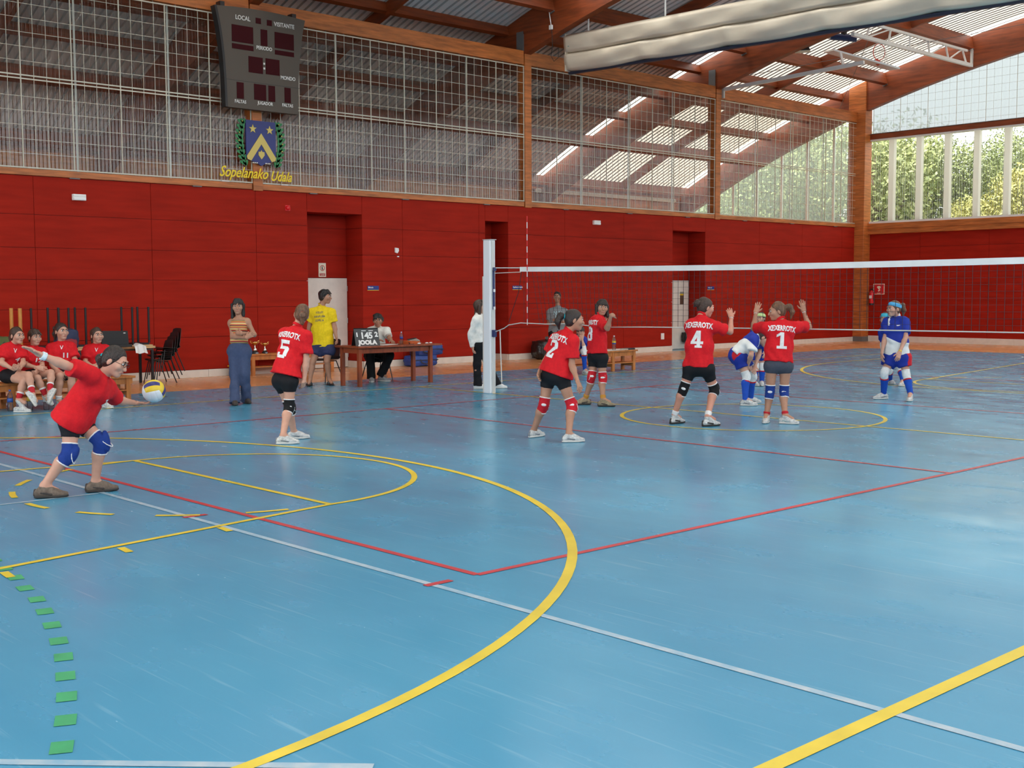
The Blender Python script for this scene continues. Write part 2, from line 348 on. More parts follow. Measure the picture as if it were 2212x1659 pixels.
# corrugated glazing with its wire guard, bay by bay
def corrugated(y0, y1, z0, z1, x, pitch=.076, amp=.011, seg=6):
    n = int((y1 - y0) / pitch * seg); vs = []
    for i in range(n + 1):
        y = y0 + (y1 - y0) * i / n; xx = x + amp * math.sin(2 * math.pi * y / pitch) + .004 * math.sin(y * 5.1)
        vs += [(xx, y, z0), (xx, y, z1)]
    return MB().add(vs, [(2 * i, 2 * i + 2, 2 * i + 3, 2 * i + 1) for i in range(n)])
for k in range(len(FY) - 1):
    y0, y1 = FY[k] + .13, FY[k + 1] - .1
    w = empty('window_%d' % (k + 1), kind='structure')
    for a, b in ((4.09, 5.74), (5.80, 7.57)): corrugated(y0, y1, a, b, XW - .16).build('corrugated_sheet', GLASS, w, smooth=True)
    sb = MB()
    for j in range(1, 4):
        y = y0 + (y1 - y0) * j / 4 + .15; sb.box(XW - .2, XW - .19, y - .02, y + .02, 4.09, 7.57)
    sb.build('glazing_bar', ALU, w)
    gx = XW + .0; fr = MB(); n = 8; st = (y1 - y0) / n
    for j in range(n + 1):
        y = min(max(y0 + st * j, y0 + .015), y1 - .015); fr.bar((gx, y, 4.10), (gx, y, 7.55), .022, .018, (0, 1, 0))
    for z in (4.11, 5.745, 5.81, 7.54): fr.bar((gx, y0, z), (gx, y1, z), .024, .024)
    fr.build('guard_frame', WIRE, w)
    kb = MB()
    for j in range(2 * n): kb.tube([(gx - .01, y0 + (j + .5) * st / 2, 7.55), (gx - .01, y0 + (j + .5) * st / 2, 7.6)], .012, 5)
    kb.build('guard_hook', STEEL, w)
    wm = MB(); i = 0; nv = n * 4
    for j in range(nv):
        if j % 4: wm.bar((gx + .006, y0 + st * j / 4, 4.1), (gx + .006, y0 + st * j / 4, 7.55), .008, .008, (0, 1, 0))
    z = 4.11
    for z in [4.11 + .262 * q for q in range(1, 6)] + [5.81 + .262 * q for q in range(1, 7)]: wm.bar((gx + .012, y0, z), (gx + .012, y1, z), .008, .008)
    tag(wm.build('wire_mesh', WIRE, w), kind='stuff')

# ------------------------------------------------------------------ end wall
wb = empty('wall_back', kind='structure'); XR = 20
bk = MB(); bk.box(XW, XR, YE + .022, YE + .12, 0, 3.75); bk.build('wall_backing', REDB, wb)
x = XW + .36; first = True
while x < XR - .1:
    x1 = min(x + (1.9 if first else 2.4), XR); first = False
    for z0, z1 in zip(ZR[:-2] + [3.24], ZR[1:-1] + [3.74]): box('panel', RED, wb, x + g, x1 - g, YE, YE + .02, z0 + g, z1 - g)
    x = x1
bb2 = empty('baseboard_back', kind='structure')
for i in range(10): box('skirting_board', WHITE, bb2, XW + .37 + i * 2.6, XW + .37 + i * 2.6 + 2.596, YE - .018, YE + .02, 0, .2, .004)
t2 = empty('trim_2', kind='structure')
box('sill_beam', RAIL, t2, XW + .02, XR, YE - .14, YE + .1, 3.72, 4.09, .01); box('sill_board', RAIL, t2, XW + .02, XR, YE - .17, YE - .14, 3.90, 4.08)
box('transom_beam', BEAM, t2, XW + .02, XR, YE - .1, YE + .1, 6.98, 7.16, .01)
box('transom_flashing', STEEL, t2, XW + .02, XR, YE - .11, YE - .09, 7.155, 7.175)
w4 = empty('window_5', kind='structure')
mx = [-8.26 + 1.01 * i for i in range(28)]
for x in mx: box('mullion', MUL, w4, x, x + .19, YE - .08, YE + .10, 4.16, 6.93, .006)
box('window_sill', WHITEP, w4, XW + .02, XR, YE - .08, YE + .1, 4.09, 4.16); box('window_head', WHITEP, w4, XW + .02, XR, YE - .08, YE + .1, 6.92, 6.98)
for x in mx[:-1]:
    n = 40; vs = []
    for i in range(n + 1):
        xx = x + .19 + .82 * i / n; yy = YE + .05 + .004 * math.sin(2 * math.pi * xx / .085); vs += [(xx, yy, 4.16), (xx, yy, 6.92)]
    MB().add(vs, [(2 * i, 2 * i + 2, 2 * i + 3, 2 * i + 1) for i in range(n)]).build('pane', PANE, w4, smooth=True)
# low wall on the camera's side of the hall, below its open glazing
wr = empty('wall_right', kind='structure')
for i in range(20): box('panel', RED, wr, 17.3, 17.32, -24 + 2.4 * i + g, -24 + 2.4 * i + 2.4 - g, .16, 4.0)
box('skirting_board', WHITE, wr, 17.28, 17.32, -24, 24, 0, .155); box('bottom_rail', RAIL, wr, 17.26, 17.5, -24, 24, 4.0, 4.12)
# arch geometry
XC = 4.5
def zlow(x): return 9.75 - 44.0 + math.sqrt(44.0 ** 2 - (x - XC) ** 2)
def zup(x): return zlow(x) + 1.0
w5 = empty('window_6', kind='structure')
xs = [XW + .36 + i * .03 for i in range(int((XR - XW) / .03))]
vs = []
for x in xs:
    yy = YE + .02 + .012 * math.sin(2 * math.pi * x / .25); vs += [(x, yy, 7.17), (x, yy, zlow(x) + .1)]
MB().add(vs, [(2 * i, 2 * i + 2, 2 * i + 3, 2 * i + 1) for i in range(len(xs) - 1)]).build('opal_sheet', OPAL, w5, smooth=True)
gm = MB()
for i in range(0, 90):
    x = XW + .5 + i * .25
    if x > 12: break
    r = .012 if i % 4 == 0 else .005
    gm.bar((x, YE - .12, 7.18), (x, YE - .12, zlow(x) + .06), r, r, (1, 0, 0))
for j in range(9):
    z = 7.3 + .25 * j; xa = XW + .5
    while zlow(xa) < z: xa += .1
    gm.bar((xa, YE - .12, z), (12, YE - .12, z), .005, .005)
tag(gm.build('wire_mesh', WIRE, w5), kind='stuff')
pts = [(XW + .4 + i * .5, YE - .3, zlow(XW + .4 + i * .5) + .08) for i in range(40)]
MB().tube(pts, .014, 6).build('guard_rail', WIRE, w5)
for p in pts[::2]: MB().tube([p, (p[0], YE - .12, p[2] - .02)], .01, 5).build('guard_bracket', WIRE, w5)
cp = [(XW + .4 + i * .5, YE - .3, zlow(XW + .4 + i * .5) + .52) for i in range(40)]; MB().tube(cp, .012, 5).build('conduit', ALU, w5)

# ------------------------------------------------------------------ roof: arched glulam frames, purlins, joists, ribbed sheet, roof lights seen and added
roof = empty('ceiling', kind='structure')
XA, XB = -16.4, 15.5
def arch(y, w=.22):
    n = 44; vs = []
    for i in range(n + 1):
        x = XA + (25.4 - XA) * i / n if y > 20 else XA + (XB - XA) * i / n
        for yy in (y - w / 2, y + w / 2): vs += [(x, yy, zlow(x)), (x, yy, zup(x))]
    fs = []
    for i in range(n):
        a = 4 * i; b = a + 4; fs += [(a, b, b + 1, a + 1), (a + 2, a + 3, b + 3, b + 2), (a, a + 2, b + 2, b), (a + 1, b + 1, b + 3, a + 3)]
    fs += [(0, 1, 3, 2), (4 * n, 4 * n + 2, 4 * n + 3, 4 * n + 1)]
    MB().add(vs, fs).build('arch_beam', BEAM, roof)
for y in (-24.1, -16.15) + FY: arch(y)
PX = [-15.8, -13.45, -10.4, -7.35, -4.30, -1.25, 1.8, 4.85, 7.9, 10.95, 14.0]; PS = [-9.0, -12.0]
YB = (-24.1, -16.15) + FY
def tilt(x): return (zup(x + .05) - zup(x - .05)) / .1
for k in range(len(YB) - 1):
    y0, y1 = YB[k] + .11, YB[k + 1] - .11
    for x, d in [(x, .40) for x in PX] + [(x, .24) for x in PS]:
        u = Vector((-tilt(x), 0, 1)).normalized(); c = Vector((x, 0, zup(x))) - u * d / 2
        MB().bar((c.x, y0, c.z), (c.x, y1, c.z), .14, d, u).build('purlin', BEAM, roof)
        if d > .3 and x > -8.3:
            for ye in (y0 + .02, y1 - .02): MB().bar((c.x, ye - .02, c.z - .08), (c.x, ye + .02, c.z - .08), .17, d - .1, u).build('purlin_shoe', STEEL, roof)
    ym = (y0 + y1) / 2 
    for i in range(len(PX) - 1):
        a, b = PX[i] + .07, PX[i + 1] - .07
        MB().bar((a, ym, zup(a) - .15), (b, ym, zup(b) - .15), .1, .3).build('joist', BEAM, roof)
    # ribbed sheet, ribs running down the slope; strips beside the last two frames let light through
    def sheet(ya, yb, name, m, xa=XA, xb=XB):
        pr = []; y = ya
        while y < yb - 1e-3:
            for dy, dz in ((0, 0), (.13, 0), (.15, .045), (.19, .045)):
                if y + dy < yb: pr.append((y + dy, dz))
            y += .21
        pr.append((yb, 0)); nx = 36; vs = []
        for i in range(nx + 1):
            x = xa + (xb - xa) * i / nx
            for y, dz in pr: vs.append((x, y, zup(x) + .01 + dz))
        n = len(pr); b_ = MB(); b_.add(vs, [(i * n + j, i * n + j + 1, (i + 1) * n + j + 1, (i + 1) * n + j) for i in range(nx) for j in range(n - 1)])
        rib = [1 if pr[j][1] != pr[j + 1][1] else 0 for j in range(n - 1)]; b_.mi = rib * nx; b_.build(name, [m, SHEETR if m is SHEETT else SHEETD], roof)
    yl = y1 - (.35 if k >= 4 else .75)
    sheet(y0 - .11, yl if k >= 4 else yl - 1.6, 'roof_sheet', SHEETT if k == 5 else SHEET) if k != 4 else sheet(y0 - .11, yl - 2.6, 'roof_sheet', SHEET)
    if k >= 4: sheet(yl, y1 + .11, 'translucent_sheet', SKYL)
    if k == 4: sheet(yl - 2.6, yl, 'roof_sheet', SHEET, XA, -1.5); sheet(yl - 2.6, yl, 'translucent_sheet', SKYL, -1.5, XB)  # the wide translucent part is unseen, added for more light on the court
    if k < 4: sheet(yl - 1.6, y1 + .11, 'roof_sheet', SHEET, XA, -6.6); sheet(yl - 1.6, y1 + .11, 'translucent_sheet', SKYL, -6.6, XB)  # wide translucent strips out of view, added to brighten the far floor
# roof wind bracing cable in the last bay
MB().tube([(-9, 16, zup(-9) - .5), (0, 23.6, zup(0) - .5)], .008, 5).build('brace_rod', STEEL, roof)
MB().tube([(-9, 23.6, zup(-9) - .5), (-3, 16.2, zup(-3) - .5)], .008, 5).build('brace_rod', STEEL, roof)

# ------------------------------------------------------------------ the lower aisle behind the glazing
al = empty('wall_outer', kind='structure')
OCH = mat('ochre timber boarding', (.48, .17, .035), .6, .2, (2, 2, 12))
for i in range(24): box('wall_board', OCH, al, -16.3, -16.2, -24 + 2 * i + .01, -24 + 2 * i + 2 - .01, 3.9, 5.35)
for i in range(4): box('added_end_board', OCH, al, -16.3 + 2 * i, -14.31 + 2 * i, -24.3, -24.2, 3.7, zup(-16.3 + 2 * i))  # unseen boards added to keep sky light out of the aisle
box('aisle_slab', OCH, al, -16.4, XW - .3, -24.2, YE, 3.7, 3.9)
box('eave_beam', RAIL, al, -16.4, -16.1, -24.2, YE, 5.35, 5.65)
MB().tube([(-15.9, 15.5, 5.3), (-15.9, YE - 1, 5.3)], .07, 8).build('gutter', WHITE, al)
MB().tube([(-15.9, YE - 1.2, 5.3), (-15.9, YE - 1.2, 3.9)], .09, 8).build('downpipe', WHITE, al)
n = 60; vs = []
for i in range(n + 1):
    x = -16 + 7.4 * i / n; vs += [(x, YE + .02 + .01 * math.sin(x * 50), 3.9), (x, YE + .02 + .01 * math.sin(x * 50), zlow(x) + .1)]
MB().add(vs, [(2 * i, 2 * i + 2, 2 * i + 3, 2 * i + 1) for i in range(n)]).build('end_glazing', HAZE, al, smooth=True)
for x in (-15, -13.9, -12.8, -11.7, -10.6, -9.5): box('mullion', WHITEP, al, x, x + .08, YE, YE + .06, 3.9, zlow(x) + .1)

# ------------------------------------------------------------------ outside: ground, hill and trees behind the end wall
gr = mat('meadow green', (.10, .17, .03), .9, .4, (.4, .4, .4))
n = 24; vs = []; fs = []
for i in range(n + 1):
    for j in range(n + 1):
        x = -60 + 110 * i / n; y = 26 + 60 * j / n; vs.append((x, y, -.3 + max(0, (y - 34)) * .10 + .5 * math.sin(x * .2) * math.sin(y * .15)))
for i in range(n):
    for j in range(n): a = i * (n + 1) + j; fs.append((a, a + n + 1, a + n + 2, a + 1))
tag(MB().add(vs, fs).build('hillside', gr), kind='structure')
gnd = mat('outside gravel', (.25, .24, .22), .9, .2); tag(MB().box(-150, 150, -150, 150, -.4, -.3).build('ground', gnd), kind='structure')
LEAFM = []
for i, (c1, c2) in enumerate((((.24, .26, .06), (.56, .52, .17)), ((.11, .15, .05), (.27, .31, .11)), ((.17, .22, .08), (.38, .41, .16)))):
    LEAFM.append(mat('leaf green %d' % i, c1, .6, .0, (1.2, 1.2, 1.2), col2=c2))
BARK = mat('bark', (.10, .07, .045), .9, .3)
def tree_mesh(h, r, n, seed):
    rg = np.random.default_rng(seed); tr = MB()
    tr.tube([(0, 0, 0), (.1, .05, h * .3), (0, .1, h * .6), (.05, 0, h * .9)], [.22, .17, .12, .03], 7)
    cl = []
    for k in range(26):
        a = rg.uniform(0, 6.28); zz = rg.uniform(.22, .95); rr = r * math.sqrt(max(.05, 1 - ((zz - .5) / .52) ** 2)) * rg.uniform(.45, .95)
        c = np.array((math.cos(a) * rr, math.sin(a) * rr, zz * h)); cl.append((c, r * rg.uniform(.30, .52)))
        tr.tube([(0, .05, zz * h * .7), tuple(c * .6 + np.array((0, 0, .12 * h * zz))), tuple(c)], [.07, .045, .015], 5)
    k = rg.integers(0, len(cl), n); C = np.array([cl[i][0] for i in k]); Rr = np.array([cl[i][1] for i in k])
    d = rg.normal(size=(n, 3)); d /= np.linalg.norm(d, axis=1)[:, None]; P0 = C + d * (Rr * rg.uniform(.55, 1.05, n))[:, None]
    u = rg.normal(size=(n, 3)); u /= np.linalg.norm(u, axis=1)[:, None]; w = np.cross(u, d + rg.normal(size=(n, 3)) * .5); w /= np.linalg.norm(w, axis=1)[:, None]
    s = rg.uniform(.045, .095, n)[:, None]
    q = np.stack([P0 - u * s, P0 + w * s * .55 + d * s * .2, P0 + u * s, P0 - w * s * .55 + d * s * .2], 1).reshape(-1, 3)
    me = bpy.data.meshes.new('foliage'); me.vertices.add(4 * n); me.vertices.foreach_set('co', q.ravel())
    me.loops.add(4 * n); me.loops.foreach_set('vertex_index', np.arange(4 * n)); me.polygons.add(n); me.polygons.foreach_set('loop_start', np.arange(n) * 4)
    me.update(calc_edges=True); return tr.mesh('trunk', BARK, True), me
TM = [tree_mesh(7.5, 2.6, 24000, 3), tree_mesh(9.5, 3.4, 26000, 5), tree_mesh(6.0, 2.8, 22000, 9)]
TREES = [(-5.6, 29.5, 0, 0, .82), (-2.6, 29.0, 0, 0, .98), (1.0, 29.5, 0, 1, .95), (-8.4, 33.5, 1, 1, .80), (-12.2, 31.5, 2, 2, 1.45), (-16.0, 30.5, 0, 2, 1.25), (-20, 34, 1, 1, 1.1), (-4.6, 37.5, 1, 1, .84), (-9.5, 40, 1, 1, .86), (-25, 38, 1, 2, 1.0), (-14.5, 38.5, 1, 1, .86), (1.5, 38, 1, 1, .84)]
TL = ['sunlit yellow green bush tree in front behind the fourth and fifth window panes', 'tall sunlit yellow green tree against the end window edge', 'sunlit tree mostly out of frame beyond the end windows', 'darker green tree behind the third window pane', 'mid green tree outside the glazed aisle gable, nearest the corner post',
      'pale green tree outside the aisle gable, second from the corner post', 'large dark tree far outside the aisle gable', 'tall dark tree behind the sunlit bush trees', 'tall dark tree on the hillside behind the left window panes', 'mid green tree farthest away on the hillside beyond the aisle', 'dark tree on the hillside behind the corner post', 'dark tree on the hillside beyond the window edge']
for (x, y, ti, mi, s), lb in zip(TREES, TL):
    z = -.3 + max(0, (y - 34)) * .10
    t = empty('tree', (x, y, z), random.uniform(0, 6), lb, 'tree', 'trees outside the end wall'); t.scale = (s, s, s)
    link('trunk', TM[ti][0], t); me = TM[ti][1]
    if len(me.materials) == 0: me.materials.append(LEAFM[0])
    f = tag(link('foliage', me, t), kind='stuff'); f.material_slots[0].link = 'OBJECT'; f.material_slots[0].material = LEAFM[mi]

# ------------------------------------------------------------------ scoreboard, crest and lettering on the glazing
SBM = mat('scoreboard brown grey', (.105, .086, .070), .6, spec=.2); SBD = mat('dark red display', (.042, .004, .006), .6, spec=.1); LET = mat('pale lettering', (.72, .70, .66), .5)
EX, EY = (0, 1, 0), (0, 0, 1)
sb = empty('scoreboard', (-8.0, -.15, 5.6), 0, 'brown grey electronic scoreboard hanging on the glazing above the crest', 'scoreboard')
def wside(z):   # half width at height z above the bottom (flared top)
    t = z / 2.03; return .86 + .05 * t + .16 * t ** 3
prof = [(-wside(z), z) for z in np.linspace(0, 2.03, 15)] + [(x, 2.03 + .05 * (1 - (x / 1.05) ** 2)) for x in np.linspace(-1.0, 1.0, 7)] + [(wside(z), z) for z in np.linspace(2.03, 0, 15)]
MB().prism(prof, (-.12, 0, 0), EX, EY, .14).build('casing', SBM, sb)
side = MB(); 
for i in range(14): side.bar((-.05, prof[i][0] - .02, prof[i][1]), (-.05, prof[i + 1][0] - .02, prof[i + 1][1]), .05, .17, (1, 0, 0))
side.build('side_trim', BLACK, sb)
for y in (-.9, .82): box('bracket', BLACK, sb, -.2, -.02, y - .05, y + .05, 2.0, 2.14)
k = .92 / 330.   # image measure to metres on the board
def SP(u, v): return ((u - 415) * 2.05 / 760 , 2.04 - (v - 75 - (u - 45) * .135) * 2.0 / 810)
for (u0, v0, u1, v1) in ((147, 228, 334, 368), (147, 384, 334, 426), (526, 285, 702, 420), (526, 437, 702, 476), (358, 170, 405, 217), (458, 185, 503, 233), (400, 265, 460, 402), (288, 490, 415, 625), (440, 508, 566, 642), (180, 705, 242, 840), (332, 722, 440, 855), (460, 738, 521, 872), (607, 757, 665, 886)):
    a, b = SP(u0, v0), SP(u1, v1 + (u1 - u0) * .0)
    y0, y1 = a[0], b[0]; zt = a[1]; zb = a[1] - (v1 - v0) * 2.0 / 810
    box('display', SBD, sb, .02, .026, y0, y1, zb, zt)
for t, u, v, sz in (('LOCAL', 245, 178, .13), ('VISITANTE', 615, 232, .125), ('PERIODO', 430, 428, .105), ('MONDO', 642, 682, .11), ('FALTAS', 210, 870, .095), ('JUGADOR', 430, 892, .095), ('FALTAS', 634, 914, .095)):
    p = SP(u, v); lettering(t, LET, sb, (.026, p[0], p[1]), EX, EY, sz, bold=.0015, extrude=.003, sx=.85)
for v in (555, 595): p = SP(427, v); box('colon_dot', LET, sb, .02, .028, p[0] - .02, p[0] + .02, p[1] - .02, p[1] + .02)
box('seam', BLACK, sb, .0, .022, -.89, .9, .56, .568)
NAVY = mat('navy enamel', (.010, .022, .16), .4); GOLD = mat('gold enamel', (.62, .47, .11), .4); LEAF = mat('crest green', (.02, .20, .06), .5); CW = mat('crest white', (.8, .8, .78), .5)
cr = empty('crest', (-8.2, -.1, 4.95), 0, 'blue municipal crest with gold chevron, two stars and laurel on the glazing', 'crest')
MB().prism([(-.36, .46), (.36, .46), (.36, -.33), (.30, -.38), (.12, -.42), (0, -.49), (-.12, -.42), (-.30, -.38), (-.36, -.33)], (-.03, 0, 0), EX, EY, .04).build('shield', NAVY, cr)
MB().prism([(0, .20), (.355, -.30), (.34, -.36), (.25, -.39), (0, -.03), (-.25, -.39), (-.34, -.36), (-.355, -.30)], (.01, 0, 0), EX, EY, .012).build('chevron', GOLD, cr)
def star(cx, cy, r): return [(cx + (r if i % 2 == 0 else r * .42) * math.sin(i * math.pi / 5), cy + (r if i % 2 == 0 else r * .42) * math.cos(i * math.pi / 5)) for i in range(10)]
for x in (-.2, .21): MB().prism(star(x, .28, .095), (.01, 0, 0), EX, EY, .012).build('star', GOLD, cr)
MB().prism([(0, -.15), (.02, -.19), (.07, -.19), (.075, -.26), (0, -.35), (-.075, -.26), (-.07, -.19), (-.02, -.19)], (.01, 0, 0), EX, EY, .012).build('fruit', GOLD, cr)
lv = [(.07 * math.cos(a) * (1 if abs(math.cos(a)) < .99 else 1), .034 * math.sin(a)) for a in [i * math.pi / 5 for i in range(10)]]
for s in (-1, 1):
    for i in range(9):
        t = i / 8; cy = .42 - .86 * t; cx = s * (.40 + .10 * math.sin(math.pi * (t * .9 + .1))); 
        for dx, an in ((0, 1.1), (.05, .5), (-.045, 1.9)):
            an2 = an if s > 0 else math.pi - an
            MB().prism([(cx + s * dx + x * math.cos(an2) - y * math.sin(an2), cy + x * math.sin(an2) + y * math.cos(an2)) for x, y in lv], (-.02 + .004 * (i % 3), 0, 0), EX, EY, .012).build('laurel_leaf', LEAF, cr)
    for t in (.02, .3, .5, .68): MB().lathe([(.001, -.016), (.014, -.008), (.016, 0), (.014, .008), (.001, .016)], (.012, s * (.44 + .09 * math.sin(math.pi * t)) , .44 - .86 * t), 8).build('berry', GOLD, cr)
    for x in (.11, .16, .2): MB().lathe([(.001, -.016), (.02, -.006), (.02, .006), (.001, .016)], (.012, s * x, -.43), 8).build('bloom', CW, cr)
YLT = mat('yellow lettering', (.92, .66, .012), .5)
tl = empty('wall_lettering', (-8.22, -.12, 4.27), 0, 'yellow script lettering on the glazing below the crest', 'lettering')
lettering('Sopelanako', YLT, tl, (0, -.98, .02), EX, EY, .315, bold=.003, shear=.42, align='LEFT', extrude=.006, sx=.80)
lettering('Udala', YLT, tl, (0, .24, -.01), EX, EY, .30, bold=.003, shear=.42, align='LEFT', extrude=.006, sx=.78)
# emergency lights, alarm, small fittings and signs on the walls
EML = mat('emergency light diffuser', (.85, .84, .80), .3)
for y, z, lb in ((-4.08, 3.6, 'white emergency light on the red wall left of the crest'), (10.45, 3.65, 'white emergency light on the red wall right of the net antenna')):
    e = empty('emergency_light', (XW, y, z), 0, lb, 'light', 'emergency lights'); box('housing', EML, e, 0, .07, -.13, .13, -.06, .06, .008)
    box('diffuser', WHITEP, e, .07, .085, -.12, .12, -.05, -.005, .004); box('lid', EML, e, .07, .08, -.12, .12, .01, .05, .004)
al_ = empty('alarm_bell', (XW, .61, 3.61), 0, 'small red alarm sounder high on the red wall', 'alarm'); AR = mat('alarm red', (.7, .01, .015), .35)
MB().lathe([(.05, 0), (.055, .02), (.045, .05), (.02, .065), (.001, .07)], (0, 0, 0), 14).build('dome', AR, al_).rotation_euler = (0, math.pi / 2, 0)
box('back_plate', AR, al_, 0, .01, -.06, .06, -.06, .06)
b1 = empty('wall_bracket', (XW, 3.58, 2.75), 0, 'broken white plastic bracket stuck on the red wall', 'bracket')
MB().prism([(-.05, .06), (.05, .05), (.06, -.01), (.02, -.07), (-.05, -.05)], (0, 0, 0), EX, EY, .03).build('plate', WHITEP, b1); box('stub', WHITEP, b1, 0, .02, .02, .07, -.16, -.135)
SBLUE = mat('sign blue', (.012, .035, .24), .4); SYEL = mat('sign yellow', (.75, .5, .03), .4)
for y, z, t, lb in ((2.89, 1.86, 'Biltegia', 'blue room sign on the wall above the scorer'), (7.48, 1.87, 'Epaileen aldagela', 'blue room sign on the wall just right of the white net post'), (15.55, 1.86, 'Aldagelak', 'blue room sign on the wall right of the third recess')):
    s_ = empty('room_sign', (XW, y, z), 0, lb, 'sign', 'blue room signs'); box('plate', SBLUE, s_, 0, .012, -.16, .16, -.045, .05); box('stripe', SYEL, s_, .0, .013, -.16, .16, -.058, -.045)
    lettering(t, CW, s_, (.0135, -.145, .012), EX, EY, .05, align='LEFT', extrude=.001, bold=.001)
ns = empty('prohibition_sign', (XW - ND, 1.92, 2.28), 0, 'white and red prohibition sign above the first white door', 'sign')
CREAM = mat('cream sign', (.80, .75, .60), .5); SRED = mat('sign red', (.45, .02, .02), .5)
box('plate', CREAM, ns, 0, .01, -.1, .1, -.16, .16)
def ring(name, m, p, r0, r1, c, n=24, x=.012):
    vs = []
    for i in range(n): a = 2 * math.pi * i / n; vs += [(x, c[0] + r0 * math.cos(a), c[1] + r0 * math.sin(a)), (x, c[0] + r1 * math.cos(a), c[1] + r1 * math.sin(a))]
    MB().add(vs, [(2 * i, 2 * i + 1, (2 * i + 3) % (2 * n), (2 * i + 2) % (2 * n)) for i in range(n)]).build(name, m, p)
ring('ring', SRED, ns, .05, .066, (0, .045)); box('panel', SRED, ns, .01, .013, -.075, .075, -.135, -.075)
MB().prism([(-.012, .085), (.012, .08), (.005, .05), (.012, .03), (.03, .012), (-.01, .005), (-.02, .04)], (.0, 0, 0), EX, EY, .012).build('pictogram', BLACK, ns)
lettering('NO FUMAR', CREAM, ns, (.0135, 0, -.093), EX, EY, .026, extrude=.001); lettering('EZ ERRE', CREAM, ns, (.0135, 0, -.117), EX, EY, .026, extrude=.001)
dp = empty('door_notice', (XW - ND + .046, 14.92, 1.56), 0, 'small dark notice with a yellow band on the third white door', 'notice')
box('sheet', mat('notice brown', (.10, .05, .03), .5), dp, 0, .004, -.09, .09, -.19, .08); box('band', SYEL, dp, 0, .005, -.09, .09, .08, .13); box('top', mat('notice grey', (.3, .3, .26), .5), dp, 0, .005, -.09, .09, .13, .19)
hs = empty('fire_sign', (-7.57, YE, 1.82), 0, 'red fire equipment sign with pale border on the end wall', 'sign')
EXB = (1, 0, 0)
for nm, m_, w_, h_, d_ in (('border', CREAM, .215, .185, .010), ('plate', AR, .19, .162, .014)): MB().box(-w_, w_, -d_, 0, -h_, h_).build(nm, m_, hs)
MB().prism([(-.07, .06), (-.03, .1), (.05, .1), (.08, .04), (.03, 0), (.06, -.05), (0, -.1), (-.03, -.07), (.01, -.03), (-.04, .02)], (0, -.014, .01), EXB, EY, .004).build('pictogram', CREAM, hs)
MB().box(-.06, .06, -.018, -.014, -.145, -.13).build('caption', CREAM, hs)
ext = empty('fire_extinguisher', (-7.78, YE - .12, 1.30), 0, 'red fire extinguisher hanging beside the corner post', 'extinguisher')
MB().lathe([(.001, 0), (.07, .0), (.075, .02), (.075, .38), (.06, .43), (.025, .46), (.02, .5)], (0, 0, 0), 16).build('cylinder', AR, ext, smooth=True)
MB().lathe([(.078, -.03), (.078, .03)], (0, 0, 0), 16).build('base_cup', BLACK, ext)
v_ = MB(); v_.box(-.03, .03, -.03, .03, .49, .53); v_.bar((0, 0, .53), (.1, -.03, .57), .02, .012); v_.build('valve', BLACK, ext)
MB().tube([(.03, 0, .5), (.1, 0, .45), (.095, 0, .25), (.085, 0, .12)], .012, 6).build('hose', BLACK, ext); box('label_band', CW, ext, -.05, .05, -.078, -.07, .2, .3)
for y, z, lb in ((13.3, .45, 'white wall socket by the third recess'),):
    so = empty('wall_socket', (XW, y, z), 0, lb, 'socket'); box('plate', WHITEP, so, 0, .015, -.07, .07, -.09, .09, .004); box('insert', EML, so, .015, .02, -.035, .035, -.035, .035)

# ------------------------------------------------------------------ roof fittings: curtain, basketball frame, lamps, cable
CURT = mat('grey curtain vinyl', (.64, .56, .45), .5, .10, (.8, 3, 2), .1, 6)
cu = empty('divider_curtain', (0, 8.2, 7.2), 0, 'rolled up grey vinyl divider curtain hanging below the roof', 'curtain')
def fold_strip(z0, z1, xa, xb, yo, seed, sag):
    rg = np.random.default_rng(seed); nx = 150; nz = 10; vs = []
    ph = rg.uniform(0, 6.28, 4)
    for i in range(nx + 1):
        x = xa + (xb - xa) * i / nx; per = (x + 7.09) % 2.47 / 2.47; sg = sag * math.sin(math.pi * per)
        for j in range(nz + 1):
            t = j / nz; z = z1 + (z0 - z1) * t - sg * t - .022 * (x + 7.09)*(1)
            y = yo - .16 * min(1, t / .16) * min(1, (1 - t) / .10) + .05 * t - .016 * math.sin(x * 2.3 + ph[0] + 2.5 * t) * math.sin(math.pi * t) - .012 * math.sin(x * 5.1 + ph[1] - 4 * t) * t
            crease = max(0, 1 - abs(per - .5) * 9) if seed % 2 else max(0, 1 - min(per, 1 - per) * 9)
            y -= .035 * crease ** 2 * math.sin(math.pi * t * 1.3) - .03 * math.sin(math.pi * per) * math.sin(math.pi * t * 2 + .6 + per * 2.2) * (1 if seed == 2 else .6); vs.append((x, y, z - 7.2))
    w = nz + 1; fs = [(i * w + j, i * w + j + 1, (i + 1) * w + j + 1, (i + 1) * w + j) for i in range(nx) for j in range(nz)]
    return MB().add(vs, fs)
for nm, z0, z1, yo, sd, sag in (('upper_fold', 7.72, 8.20, -.10, 1, .02), ('lower_fold', 7.28, 7.76, -.06, 2, .05)):
    o = fold_strip(z0, z1, -7.09, 9, yo, sd, sag).build(nm, CURT, cu, smooth=True); so = o.modifiers.new('thickness', 'SOLIDIFY'); so.thickness = .01
MB().box(-7.09, -7.06, -.2, .1, .08, 1.0).build('end_flap', CURT, cu)
MB().prism([(-7.09, .1), (9, -.26), (9, .68), (-7.09, 1.0)], (0, .12, 0), (1, 0, 0), (0, 0, 1), -.02).build('back_face', CURT, cu)
MB().bar((-7.09, -.02, .05), (9, -.02, -.31), .10, .06).build('bottom_batten', mat('blue black batten', (.02, .03, .06), .5), cu)
